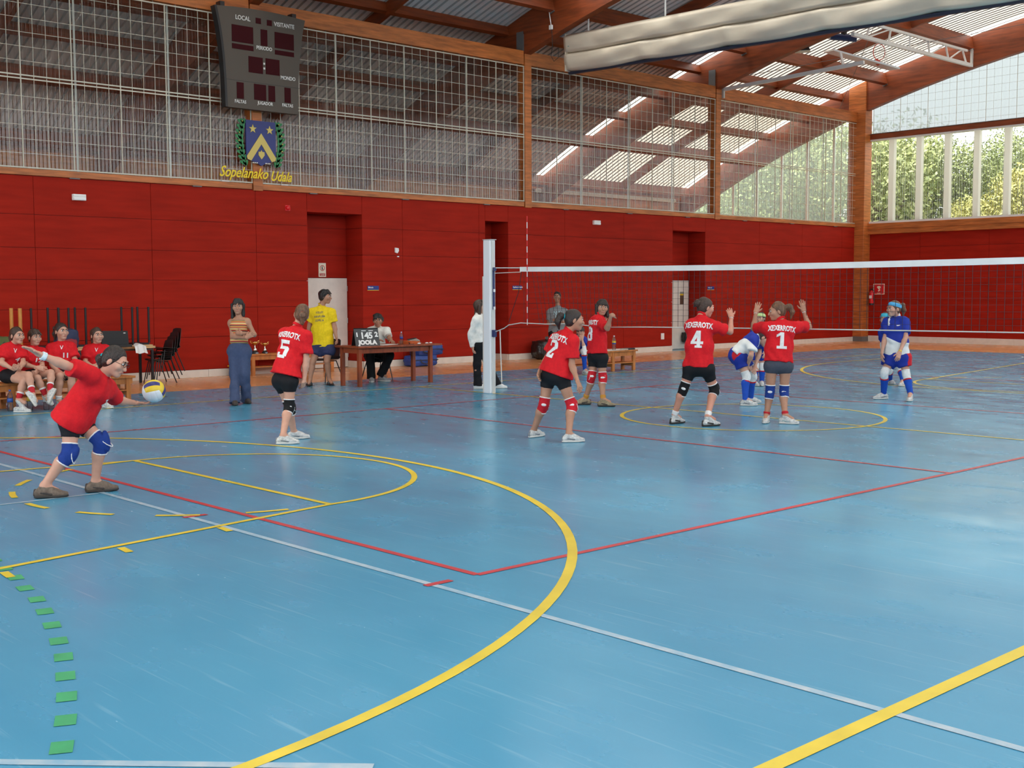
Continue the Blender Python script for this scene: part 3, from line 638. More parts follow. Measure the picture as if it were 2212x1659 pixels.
for x in (-6.46, -3.99, -1.5, 1.0, 3.5, 6.0): MB().tube([(x, 0, .85 - .022 * (x + 7.1)), (x, 0, zlow(x) - 7.2 + .6)], .022, 8).build('hanger_rod', WHITEP, cu)
RIM = mat('orange red rim', (.62, .05, .02), .4)
bf = empty('basketball_frame', (-4, 18, 8.8), 0, 'folded white basketball frame with backboard under the roof', 'basketball frame')
def lp(p): return Vector(p) - Vector((-4, 18, 8.8))
t1, t2_ = lp((-3.82, 15.95, 8.80)), lp((-4.2, 23.6, 8.95)); u1, u2 = t1 + V(-.0, .6, .42), t2_ + V(0, -.35, .42)
MB().bar(t1, t2_, .1, .1).build('lower_chord', WHITEP, bf); MB().bar(u1, u2, .07, .07).build('upper_chord', WHITEP, bf)
for i in range(6):
    a = t1 + (t2_ - t1) * (.1 + .17 * i); b = u1 + (u2 - u1) * (.05 + .18 * i); c = u1 + (u2 - u1) * min(1, .05 + .18 * (i + 1))
    MB().bar(a, b, .045, .045).build('web_post', WHITEP, bf)
    if i < 5: MB().bar(a, c, .035, .035).build('web_diagonal', WHITEP, bf)
MB().bar(t2_ + V(0, 0, -.05), t2_ + V(0, 0, .55), .07, .07).build('end_post', ALU, bf)
MB().bar(lp((-8.25, 16.02, 7.86)), lp((-3.85, 16.6, 8.12)), .1, .1).build('brace_arm', WHITEP, bf); MB().bar(lp((-8.25, 16.0, 7.6)), lp((-8.25, 16.0, 8.35)), .07, .07).build('pivot_post', ALU, bf)
MB().bar(lp((-4.5, 16.6, 8.1)), lp((-4.7, 16.75, 8.55)), .06, .06).build('strut', WHITEP, bf)
bA, bB = lp((-5.24, 17.0, 8.70)), lp((-4.0, 18.5, 8.19)); MB().bar(bA, bB, 1.0, .045, (.45, .3, 1)).build('backboard', WHITEP, bf)
cB = lp((-4.15, 17.9, 8.62)); ex_ = V(.68, .73, -.05); ey_ = V(.1, -.15, 1).normalized()
MB().tube([cB + ex_ * .17 * math.cos(a) + ey_ * .23 * math.sin(a) for a in [2 * math.pi * i / 24 for i in range(25)]], .012, 6).build('rim', RIM, bf)
MB().bar(cB - ey_ * .23 - ex_ * .1, cB - ey_ * .34 + ex_ * .02, .12, .1).build('rim_bracket', RIM, bf)
nt_ = MB()
for i in range(12):
    a = 2 * math.pi * i / 12; p = cB + ex_ * .17 * math.cos(a) + ey_ * .23 * math.sin(a)
    nt_.tube([p, p + V(.10, .08, -.02) * .8 + (cB - p) * .25 + V(0, 0, -.1), cB + V(.16, .12, -.36) + (p - cB) * .3], .005, 4)
tag(nt_.build('net_cord', CW, bf), kind='stuff')
LAMPG = mat('lamp glass', (.8, .85, .7), .2)
for (x, y, z), lb in (((-5.6, 16.2, 8.75), 'black high bay floodlight on the beam left of the basketball frame'), ((-1.35, 8.9, 8.70), 'black high bay floodlight above the rolled curtain end'), ):
    l_ = empty('floodlight', (x, y, z), .6, lb, 'lamp', 'roof floodlights')
    MB().add([(-.22, -.16, -.12), (.22, -.16, -.12), (.22, .16, -.12), (-.22, .16, -.12), (-.1, -.08, .12), (.1, -.08, .12), (.1, .08, .12), (-.1, .08, .12)], [(0, 1, 5, 4), (1, 2, 6, 5), (2, 3, 7, 6), (3, 0, 4, 7), (4, 5, 6, 7)]).build('reflector', BLACK, l_)
    box('glass', LAMPG, l_, -.21, .21, -.15, .15, -.135, -.12); box('bracket', BLACK, l_, -.03, .03, -.03, .03, .12, .5)
pj = empty('winch_motor', (-4.75, 17.0, 9.0), 0, 'dark blue winch motor hanging near the basketball frame', 'motor'); MB().tube([(-.3, -.2, .05), (.3, .2, -.05)], .1, 12).build('motor_body', mat('motor blue', (.02, .03, .10), .4), pj); MB().tube([(-.3, -.2, .05), (-.38, -.25, .07)], .08, 12).build('end_cap', WHITEP, pj); box('mount', BLACK, pj, -.06, .06, -.06, .06, .05, .5)
cb = empty('pull_cable', (-7.3, 7.70, 8.35), 0, 'thin black pull cable with white junction box on the roof beam', 'cable')
MB().tube([(.05, 0, -.05), (.08, 0, -.45), (.03, 0, -.7), (.13, 0, -.85), (.28, 0, -.78), (.30, 0, -.55)], .008, 5).build('cable_loop', BLACK, cb); box('junction_box', WHITEP, cb, 0, .1, -.05, 0, -.06, .05, .006); MB().tube([(.05, -.02, .05), (-.03, -.02, .45)], .012, 6).build('conduit', WHITEP, cb); 
pbx = empty('pull_switch', (-6.9, 8.0, 7.95), 0, 'teal pull switch box below the roof beam', 'switch'); box('housing', mat('teal plastic', (.03, .28, .28), .4), pbx, -.05, .05, -.04, .04, -.09, .07, .008); box('cap', WHITEP, pbx, .05, .08, -.03, .03, -.02, .06)

# ------------------------------------------------------------------ net, posts
PADW = mat('white post enamel', (.80, .82, .84), .3)
NBLUE = mat('navy fitting', (.015, .03, .12), .4)
po = empty('net_post', (-.98, 0, 0), 0, 'tall white volleyball net post on the court', 'post')
box('post_shaft', PADW, po, -.095, .075, -.065, .065, 0, 2.64, .012); box('face_strip', ALU, po, .075, .095, -.03, .03, 0, 2.62); box('back_pad', WHITE, po, -.13, -.095, -.055, .055, 0, 2.02, .006)
box('post_cap', ALU, po, -.1, .1, -.07, .07, 2.64, 2.65)
box('winch_rail', NBLUE, po, .09, .11, -.02, .02, 1.45, 2.12); box('winch_box', NBLUE, po, .085, .14, -.035, .035, .98, 1.10, .004); MB().lathe([(.03, -.03), (.03, .03)], (.13, 0, 2.14), 10).build('pulley', NBLUE, po)
for z in (1.45, 1.75): box('hook', WHITEP, po, .095, .13, -.015, .015, z, z + .05)
ne = empty('volleyball_net', (0, 0, 0), 0, 'volleyball net with white top tape across the court', 'net')
TAPE = mat('white net tape', (.80, .80, .77), .6, .05, (3, 3, 3), .2, 12); CORD = mat('dark net cord', (.022, .014, .014), .7); ROPE = mat('pale rope', (.62, .58, .52), .7)
def ntop(x): return 2.165 - .03 * max(0, math.sin(math.pi * min(max(x + .2, 0), 9.4) / 9.4)) - .004 * x
tp = MB(); xs = [-.2 + .2 * i for i in range(48)]
vs = []
for x in xs: 
    w_ = .006 * math.sin(x * 7); vs += [(x, -.012 + w_, ntop(x)), (x, .012 + w_, ntop(x)), (x, -.012 + w_, ntop(x) - .078), (x, .012 + w_, ntop(x) - .078)]
fs = []
for i in range(len(xs) - 1): a = 4 * i; b = a + 4; fs += [(a, b, b + 1, a + 1), (a, a + 2, b + 2, b), (a + 1, b + 1, b + 3, a + 3), (a + 2, a + 3, b + 3, b + 2)]
fs += [(0, 1, 3, 2)]; tp.add(vs, fs).build('top_tape', TAPE, ne)
def nbot(x): return 1.20 + .03 * math.sin(x * 2.2) * math.exp(-x * .6) + .006 * x
th = MB()
nv = 94
for i in range(nv):
    x = -.12 + .1 * i; xb = x + (.25 * (1 - (x + .12) / 2.) if x < 1.9 else 0) * .8
    th.bar((x, 0, ntop(x) - .07), (xb if x > 0 else x, 0, nbot(xb)), .0045, .0045, (0, 1, 0))
for j in range(1, 10):
    t = j / 10; th.tube([(-.15 + .1 * 0 + .3 * (1 - abs(1 - t)) * t + .2 * i, 0, (ntop(.2 * i) - .07) * (1 - t) + nbot(.2 * i) * t) for i in range(47)], .0022, 3, False)
tag(th.build('net_mesh', CORD, ne), kind='stuff')
MB().tube([(-.18, 0, 2.08), (-.25, 0, 1.75), (-.42, 0, 1.4), (-.5, 0, 1.22)], .006, 5).build('side_cord', CORD, ne)
MB().tube([(-.83, 0, 1.07), (-.62, 0, 1.13), (-.5, 0, 1.19), (-.2, 0, 1.23), (.4, 0, 1.22), (1, 0, 1.24), (1.6, 0, 1.19), (2.5, 0, 1.21), (4, 0, 1.225), (6, 0, 1.24), (9.2, 0, 1.255)], .008, 6).build('bottom_rope', ROPE, ne)
MB().tube([(-.83, 0, 2.16), (-.2, 0, 2.15)], .009, 6).build('top_cable', ALU, ne); MB().tube([(-.85, 0, 2.07), (-.2, 0, 2.08)], .006, 6).build('tension_rope', ROPE, ne)
MB().tube([(-.72, 0, 1.1), (-.70, .0, .6), (-.68, 0, .2)], .010, 6).build('loose_rope', ROPE, ne)
an = empty('net_antenna', (-.02, -.02, 1.2), 0, 'red and white striped antenna rising from the net edge', 'antenna')
for i in range(18): MB().tube([(0, 0, .1 * i), (0, 0, .1 * i + .1)], .006, 6).build('red_band' if i % 2 else 'white_band', AR if i % 2 else CW, an)

# ------------------------------------------------------------------ furniture
TABW = mat('mahogany brown wood', (.25, .050, .016), .35, .25, (2, 14, 2)); BENW = mat('honey bench wood', (.46, .155, .035), .4, .2, (2, 12, 2)); PALE = mat('pale laminate', (.60, .40, .19), .4, .08, (2, 8, 2))
METB = mat('black tube steel', (.012, .012, .014), .35, metal=.2)
tb = empty('scorer_table', (-4.0, .04, 0), 0, 'long reddish brown wooden table with the score flipper', 'table')
box('table_top', TABW, tb, -.45, .38, -.92, 1.06, .72, .755, .006)
for x, y in ((-.26, -.84), (.28, -.84), (-.26, .84), (.28, .84)): box('leg', TABW, tb, x - .035, x + .035, y - .035, y + .035, 0, .72, .004)
for x in (-.26, .28): box('apron', TABW, tb, x - .012, x + .012, -.8, .8, .62, .72)
for y in (-.84, .84): box('apron', TABW, tb, -.22, .24, y - .012, y + .012, .62, .72)
# score flipper
FL = mat('dark grey board', (.05, .05, .052), .5)
sf = empty('score_flipper', (-3.93, -.50, .755), -.28, 'dark grey flip scoreboard standing on the wooden table', 'scoreboard')
def tent(s): return [Vector((s * .13, -.24, 0)), Vector((s * .13, .24, 0)), Vector((0, .24, .33)), Vector((0, -.24, .33))]
for s, nm in ((1, 'front_board'), (-1, 'rear_board')):
    q = tent(s); nrm = Vector((s * .33, 0, .13)).normalized() * .006; MB().add(q + [p - nrm * 2 for p in q], [(0, 1, 2, 3), (7, 6, 5, 4), (0, 4, 5, 1), (1, 5, 6, 2), (2, 6, 7, 3), (3, 7, 4, 0)]).build(nm, FL if s > 0 else BLACK, sf)
uy = Vector((-.13, 0, .33)).normalized(); nf = Vector((.33, 0, .13)).normalized()
def onb(y, t): return Vector((.13, 0, 0)) + uy * t + Vector((0, y, 0)) + nf * .002
PANELW = mat('flip card black', (.02, .02, .022), .4)
for t, y, sz, h in (('1', -.19, .11, .22), ('14', -.045, .17, .20), ('5', .075, .17, .20), ('2', .19, .13, .22)):
    lettering(t, CW, sf, onb(y, h), (0, 1, 0), uy, sz, bold=.006, extrude=.002)
lettering('JOOLA', CW, sf, onb(-.0, .065), (0, 1, 0), uy, .115, bold=.008, extrude=.002)
for y in (-.05, .09): MB().bar(onb(y - .045, .30), onb(y + .045, .30), .012, .006, nf).build('card_tab', CW, sf)
def bottle(name, loc, lb, h=.3, r=.036, grp=None, lab=(.02, .05, .3), cap=(.6, .7, .9)):
    o = empty(name, loc, 0, lb, 'bottle', grp); wat = glassy('clear bottle plastic', (.86, .88, .90), .25, .08, .25)
    MB().lathe([(r * .9, 0), (r, .01), (r, h * .28), (r * .93, h * .33), (r, h * .38), (r, h * .66), (r * .75, h * .8), (r * .36, h * .9), (r * .36, h * .94)], n=14).build('bottle_body', wat, o, smooth=True)
    MB().lathe([(r * 1.02, h * .42), (r * 1.02, h * .60)], n=14).build('label', mat('bottle label %s' % (lab,), lab, .5), o, smooth=True)
    MB().lathe([(r * .42, h * .93), (r * .42, h)], n=10).build('cap', mat('bottle cap %s' % (cap,), cap, .4), o); return o
bottle('water_bottle', (-3.93, .34, .755), 'clear water bottle standing on the scorer table', .24, .032)
pp = empty('paper_sheets', (-3.92, -.02, .755), .2, 'white score sheets lying on the table before the scorer', 'paper'); box('sheet', CW, pp, -.11, .11, -.22, .16, 0, .004); box('upper_sheet', CW, pp, -.09, .12, -.18, .2, .004, .008)
ob = empty('orange_folder', (-3.98, .56, .755), .3, 'orange folder lying on the scorer table', 'folder'); box('cover', mat('orange cover', (.55, .10, .015), .5), ob, -.16, .16, -.14, .14, 0, .05, .004); box('flap', mat('orange cover', (.55, .1, .015), .5), ob, -.16, .1, -.15, .1, .05, .056); MB().tube([(.1, -.14, .03), (.16, -.2, .0), (.2, -.12, .004)], .008, 5).build('strap', BLACK, ob)
gb = empty('grey_pouch', (-4.12, .78, .755), -.3, 'grey pouch lying on the table end behind the orange folder', 'pouch'); MB().prism([(-.13, 0), (.13, 0), (.12, .06), (.05, .095), (-.1, .07)], (.05, 0, 0), (0, 1, 0), (0, 0, 1), -.1).build('body', mat('grey cloth', (.34, .33, .29), .8), gb, bevel=.01); MB().prism([(-.12, .072), (.05, .1), (.05, .108), (-.12, .08)], (.06, 0, 0), (0, 1, 0), (0, 0, 1), -.12).build('flap', BLACK, gb)
for i, (x, y) in enumerate(((-3.74, .62), (-3.80, .86), (-3.83, .98))):
    w = empty('crumpled_tissue', (x, y, .755), i, ['white tissue on the table in front of the orange folder', 'white tissue on the table in front of the grey pouch', 'white tissue at the very end of the scorer table'][i], 'tissue', 'crumpled tissues on the table'); MB().lathe([(.02, 0), (.035, .008), (.028, .02), (.006, .026)], n=7).build('wad', CW, w); MB().bar((-.03, 0, .012), (.03, .01, .018), .02, .006).build('corner', CW, w)
wt = empty('wristwatch', (-3.86, .2, .755), 0, 'small black watch lying beside the water bottle on the table', 'watch'); MB().lathe([(.022, 0), (.022, .014)], n=12).build('case', BLACK, wt); MB().lathe([(.017, .0141), (.017, .0155)], n=12).build('dial', CW, wt); MB().bar((0, -.06, .004), (0, .06, .004), .02, .004).build('strap', BLACK, wt)
# benches
def bench(name, c, rz, L, Wd, Ht, lb, legs, shelf=True, under=.0):
    b = empty(name, c, rz, lb, 'bench'); n = 4 if Wd > .25 else 3
    for i in range(n): x = -Wd / 2 + Wd * i / n; box('seat_slat', BENW, b, x + .004, x + Wd / n - .004, -L / 2, L / 2, Ht - .035, Ht, .004)
    for y in legs:
        for x in (-Wd / 2 + .05, Wd / 2 - .05): box('leg', BENW, b, x - .025, x + .025, y - .04, y + .04, 0, Ht - .035, .004)
        box('cross_rail', BENW, b, -Wd / 2 + .06, Wd / 2 - .06, y - .02, y + .02, .1, .17)
    for x in (-Wd / 2 + .05, Wd / 2 - .05): box('side_rail', BENW, b, x - .012, x + .012, -L / 2 + .04, L / 2 - .04, Ht - .13, Ht - .035)
    if shelf: box('shelf', BENW, b, -Wd / 2 + .03, Wd / 2 - .03, legs[0], legs[-1], .17, .19)
    return b
bench('player_bench', (-4.02, -7.1, 0), .10, 4.1, .42, .41, 'long honey wood bench under the four seated red players', (-1.95, -.0, 1.93), True)
bench('player_bench', (-3.48, 5.25, 0), .02, 2.5, .42, .46, 'wooden bench by the wall with bottle and book, right of the net post', (-1.15, .45, 1.15))
bench('wall_bench', (-8.02, .42, 0), 0, 2.2, .36, .46, 'low wooden bench against the red wall with two trophies', (-1.0, 1.0))
GLD = mat('trophy gold', (.75, .45, .16), .2, metal=1.); SLV = mat('trophy silver', (.8, .78, .74), .15, metal=1.)
for i, (y, s, lb) in enumerate(((-.48, 1.0, 'taller trophy cup on the wall bench beside the striped woman'), (-.24, .86, 'smaller trophy cup on the wall bench, right of the taller one'))):
    t = empty('trophy', (-7.97, y, .46), 0, lb, 'trophy', 'trophies on the wall bench'); t.scale = (s, s, s)
    MB().lathe([(.075, 0), (.075, .035), (.055, .04), (.055, .06)], n=16).build('base', BLACK, t); box('name_plate', SLV, t, .07, .078, -.035, .035, .008, .028)
    MB().lathe([(.05, .06), (.042, .1), (.016, .135), (.013, .16), (.016, .18)], n=14).build('stem', SLV, t, smooth=True); MB().lathe([(.016, .18), (.05, .2), (.068, .235), (.072, .26), (.06, .255)], n=16).build('cup', GLD, t, smooth=True)
    for s2 in (-1, 1): MB().tube([(0, s2 * .06, .22), (0, s2 * .105, .245), (0, s2 * .11, .29), (0, s2 * .07, .262)], .008, 6).build('handle', GLD, t)
wb_ = bottle('water_bottle', (-3.52, 5.95, .46), 'tall water bottle with blue and yellow label standing on the bench by the wall', .32, .042, None, (.03, .10, .45), (.85, .85, .85)); MB().lathe([(.0435, .16), (.0435, .2)], n=14).build('label_band', SYEL, wb_)
bk_ = empty('dark_book', (-3.42, 6.3, .46), .2, 'dark book lying on the end of the bench by the wall', 'book'); box('cover', mat('book cover', (.03, .035, .045), .5), bk_, -.1, .1, -.15, .15, 0, .035, .003); box('page_block', CREAM, bk_, -.09, .095, -.152, -.14, .004, .03)
ps = empty('papers_on_bench', (-3.40, 5.55, .46), 0, 'white papers lying along the bench by the wall', 'paper'); box('sheet', CW, ps, -.1, .1, -.5, .12, 0, .004); box('upper_sheet', CW, ps, -.08, .12, -.1, .5, .004, .008)
# chairs
def chair_base(label):
    c = empty('plastic_chair', (0, 0, 0), 0, label, 'chair', 'black plastic chairs')
    n = 10; vs = []; prof = [(-.20, .44), (-.16, .455), (0, .435), (.14, .43), (.185, .455), (.205, .52), (.225, .62), (.25, .74), (.27, .84)]
    for x, z in prof:
        wd = .205 if z < .5 else .205 - .04 * ((z - .5) / .34) ** 2
        for j in range(n + 1):
            t = -1 + 2 * j / n; vs.append((x - (.035 * t * t if z > .5 else 0), t * wd, z + (.02 * t * t if z < .5 else 0) - (.05 * max(0, abs(t) - .6) if z > .8 else 0)))
    w = n + 1; k = len(prof)
    for nm, a, b in (('seat', 0, 5), ('backrest', 4, k - 1)):
        fs = [(i * w + j, i * w + j + 1, (i + 1) * w + j + 1, (i + 1) * w + j) for i in range(a, b) for j in range(n)]
        us = sorted({q for f_ in fs for q in f_}); rm = {q: i_ for i_, q in enumerate(us)}; o = MB().add([vs[q] for q in us], [tuple(rm[q] for q in f_) for f_ in fs]).build(nm, BLACK, c, smooth=True); s = o.modifiers.new('thickness', 'SOLIDIFY'); s.thickness = .008
    for s in (-1, 1):
        for x0, x1 in ((-.13, -.22), (.1, .26)): MB().tube([(x0, s * .17, .43), (x1, s * .215, 0)], .0105, 7).build('leg', METB, c)
        MB().tube([(-.13, s * .17, .425), (.1, s * .17, .42)], .0105, 6).build('seat_rail', METB, c)
    return c
ch = chair_base('black plastic chair under the scorer at the table'); ch.location = (-4.80, .40, 0); ch.rotation_euler = (0, 0, math.pi)
dup(ch, (-5.25, -.50, 0), math.pi / 2 + .1, 'empty black plastic chair behind the man in the yellow shirt')
for i in range(4): dup(ch, (-7.42 + .008 * i, -2.95 + .055 * i, .075 * i), math.pi / 2, ['lowest chair of the black stack by the wall', 'second lowest chair of the black stack by the wall', 'third chair up of the black stack by the wall', 'topmost chair of the black stack by the wall'][i], 'stacked black chairs')
# laminate tables with upturned desks on top
def lam_table(c, L, Wd, lb):
    t = empty('laminate_table', c, 0, lb, 'table'); box('table_top', PALE, t, -Wd / 2, Wd / 2, -L / 2, L / 2, .70, .74, .004); box('edge_band', mat('dark edge', (.05, .03, .02), .5), t, -Wd / 2 + .03, Wd / 2 - .03, -L / 2 + .03, L / 2 - .03, .66, .70)
    for x in (-Wd / 2 + .05, Wd / 2 - .05):
        for y in (-L / 2 + .05, L / 2 - .05): box('leg', METB, t, x - .022, x + .022, y - .022, y + .022, 0, .66)
lam_table((-7.5, -3.80, 0), 1.35, .62, 'pale topped table with black legs beside the stacked chairs'); lam_table((-7.5, -5.35, 0), 1.6, .62, 'pale topped table behind the bench of red players')
def desk(c, dx, dy, m, lb, r=.022, h=.75):
    t = empty('upturned_desk', c, 0, lb, 'desk', 'upturned desks on the tables'); box('desk_top', PALE, t, -dx / 2 - .05, dx / 2 + .05, -dy / 2 - .05, dy / 2 + .05, 0, .025, .003); box('frame', m, t, -dx / 2, dx / 2, -dy / 2, dy / 2, .025, .06)
    for x in (-dx / 2, dx / 2):
        for y in (-dy / 2, dy / 2): MB().tube([(x, y, .06), (x, y, h)], r, 8).build('leg', m, t)
YLEG = mat('orange wood post', (.55, .24, .045), .4, .1)
desk((-7.5, -3.38, .742), .47, .33, METB, 'upturned black legged desk nearest the stacked chairs'); desk((-7.5, -4.62, .742), .47, .32, METB, 'upturned black legged desk behind the two right bench players')
desk((-7.5, -5.22, .742), .5, .50, METB, 'upturned black legged desk behind the middle bench players'); desk((-7.45, -5.88, .742), .42, .42, YLEG, 'upturned desk with thick orange legs behind the leftmost bench players', .034)
lt = empty('black_case', (-7.18, -3.95, .745), 0, 'black open case standing on the pale table behind the bench', 'case'); MB().prism([(-.27, 0), (.27, 0), (.25, .30), (-.25, .31)], (0, 0, 0), (0, 1, 0), (0, 0, 1), .04).build('lid', BLACK, lt, bevel=.006); box('base', BLACK, lt, .04, .17, -.27, .27, 0, .05, .006); box('latch', ALU, lt, .04, .046, .16, .2, .25, .27)
cl = empty('white_cloth', (-7.14, -3.50, .742), .2, 'white crumpled cloth draped over the pale table edge', 'cloth')
def cloth(m):
    vs = []; n = 10
    for i in range(n + 1):
        for j in range(n + 1):
            u = -.16 + .32 * i / n; t = j / n * .34; z = .012 + .02 * math.sin(u * 30 + t * 9) * math.sin(t * 14 + 1) ; x = -.14 + t
            if t > .2: z -= (t - .2) * 1.0; x = -.14 + .2 + (t - .2) * .35 + .012 * math.sin(u * 40)
            vs.append((x, u * (1 - .2 * abs(math.sin(t * 7))), z + .035 * max(0, math.sin(u * 17 + 1)) * (t < .2)))
    return MB().add(vs, [(i * (n + 1) + j, (i + 1) * (n + 1) + j, (i + 1) * (n + 1) + j + 1, i * (n + 1) + j + 1) for i in range(n) for j in range(n)]).build('sheet', m, cl, smooth=True)
cloth(CW); box('tag', WHITEP, cl, -.02, .02, -.02, .02, .05, .056)
# bags
BAGB = mat('blue bag nylon', (.020, .060, .26), .55, .2, (5, 5, 5), .25, 14)
def soft_box(x0, x1, y0, y1, z0, z1, m, name, parent, puff=.05, seed=0):
    bm = bmesh.new(); bmesh.ops.create_cube(bm, size=1); bmesh.ops.subdivide_edges(bm, edges=bm.edges[:], cuts=7, use_grid_fill=True)
    c = Vector(((x0 + x1) / 2, (y0 + y1) / 2, (z0 + z1) / 2)); d = Vector((x1 - x0, y1 - y0, z1 - z0))
    for v in bm.verts:
        p = v.co.copy(); s = p * 2; rnd = (max(abs(s.x), abs(s.y), abs(s.z)) / max(s.length, 1e-6)) ; p = p * (.55 + .45 * rnd) * 1.0
        w = 1 + .05 * math.sin(9 * v.co.x + seed) * math.sin(8 * v.co.y + 2 * seed) + .03 * math.sin(17 * v.co.z + 11 * v.co.y + seed)
        v.co = Vector((c.x + p.x * d.x * w * 1.05, c.y + p.y * d.y * w * 1.05, max(z0, c.z + p.z * d.z * w * 1.05)))
    me = bpy.data.meshes.new(name); bm.to_mesh(me); bm.free(); me.materials.append(m); me.polygons.foreach_set('use_smooth', [True] * len(me.polygons)); return link(name, me, parent)
for nm, z0, z1, yo, lb, sd in (('lower', 0, .27, 0, 'lower blue sports bag on the floor behind the scorer table', 1), ('upper', .25, .52, .06, 'upper blue sports bag stacked on another behind the scorer table', 2)):
    b = empty('sports_bag', (-8.0, 4.05, 0), 0, lb, 'bag', 'blue sports bags'); soft_box(-.22, .22, -.42 + yo * 3, .36 + yo * 3, z0, z1, BAGB, 'bag_body', b, seed=sd)
    MB().bar((.225, -.40 + yo * 3, z0 + .15), (.225, .34 + yo * 3, z0 + .15), .012, .016).build('zipper', BLACK, b)
    MB().tube([(.2, -.2 + yo, z0 + .2), (.25, -.18 + yo, z0 + .1), (.26, -.05 + yo, z0 + .06), (.25, .08 + yo, z0 + .1), (.2, .1 + yo, z0 + .2)], .012, 6).build('strap', BLACK, b)
gbm = mat('black bin bag plastic', (.02, .018, .017), .28, .0, bump=.8, bscale=9)
g_ = empty('bin_bag', (-7.95, 8.15, 0), 0, 'black plastic bin bag on the floor against the red wall', 'bag'); soft_box(-.24, .24, -.33, .33, 0, .5, gbm, 'bag_body', g_, seed=4); MB().tube([(0, 0, .45), (.02, .03, .53), (.05, .0, .56)], [.06, .03, .05], 7).build('knot', gbm, g_)
h_ = empty('dark_bag', (XW - .46, 15.02, .33), 0, 'small dark bag hanging by the third white door', 'bag'); soft_box(-.1, .12, -.17, .17, -.12, .2, gbm, 'bag_body', h_, seed=6); MB().tube([(0, -.05, .17), (0, 0, .36), (0, .05, .17)], .01, 5).build('strap', BLACK, h_)
rs = empty('grey_rucksack', (-7.1, -4.9, .745), 0, 'dark blue rucksack on the table behind the third bench player', 'rucksack'); soft_box(-.14, .14, -.2, .2, 0, .36, mat('rucksack navy', (.02, .03, .08), .7), 'bag_body', rs, seed=3); soft_box(.1, .2, -.12, .12, .02, .18, mat('rucksack red', (.3, .02, .03), .7), 'front_pocket', rs, seed=5); MB().tube([(0, -.04, .34), (0, 0, .42), (0, .04, .34)], .012, 5).build('top_loop', BLACK, rs)
gn = empty('green_bag', (-7.0, -6.15, .745), 0, 'olive green bag on the table at the left picture edge behind the bench', 'bag'); soft_box(-.12, .12, -.2, .2, 0, .26, mat('olive cloth', (.09, .11, .03), .8), 'bag_body', gn, seed=7); MB().tube([(.1, -.1, .2), (.14, -.05, .05), (.1, .1, .2)], .012, 5).build('strap', BLACK, gn)
# water pack by the wall, bottles under the bench
wp = empty('bottle_pack', (-8.12, -.86, 0), 0, 'shrink wrapped pack of water bottles standing by the wall behind the striped woman', 'bottle pack')
shr = glassy('shrink wrap', (.80, .80, .78), .25, .1, .5)
for i in range(2):
    for j in range(3):
        MB().lathe([(.042, 0), (.042, .2), (.03, .26), (.015, .29), (.015, .31)], (-.045 + .09 * i, -.09 + .09 * j, 0), 10).build('bottle', shr, wp, smooth=True)
box('paper_band', SYEL, wp, -.1, .1, -.145, .145, .20, .225)
bottle('water_bottle', (-3.62, -6.92, 0), 'water bottle on the floor under the bench between the first two players', .33, .042, None, (.5, .32, .03), (.5, .6, .7)); bottle('water_bottle', (-3.70, -7.18, 0), 'water bottle with blue label on the floor right behind the leftmost player', .32, .042, None, (.03, .1, .4), (.03, .1, .4)); bottle('water_bottle', (-3.50, -6.72, 0), 'clear water bottle on the floor right of the other two under the bench', .30, .042, None, (.6, .6, .6), (.6, .65, .7))

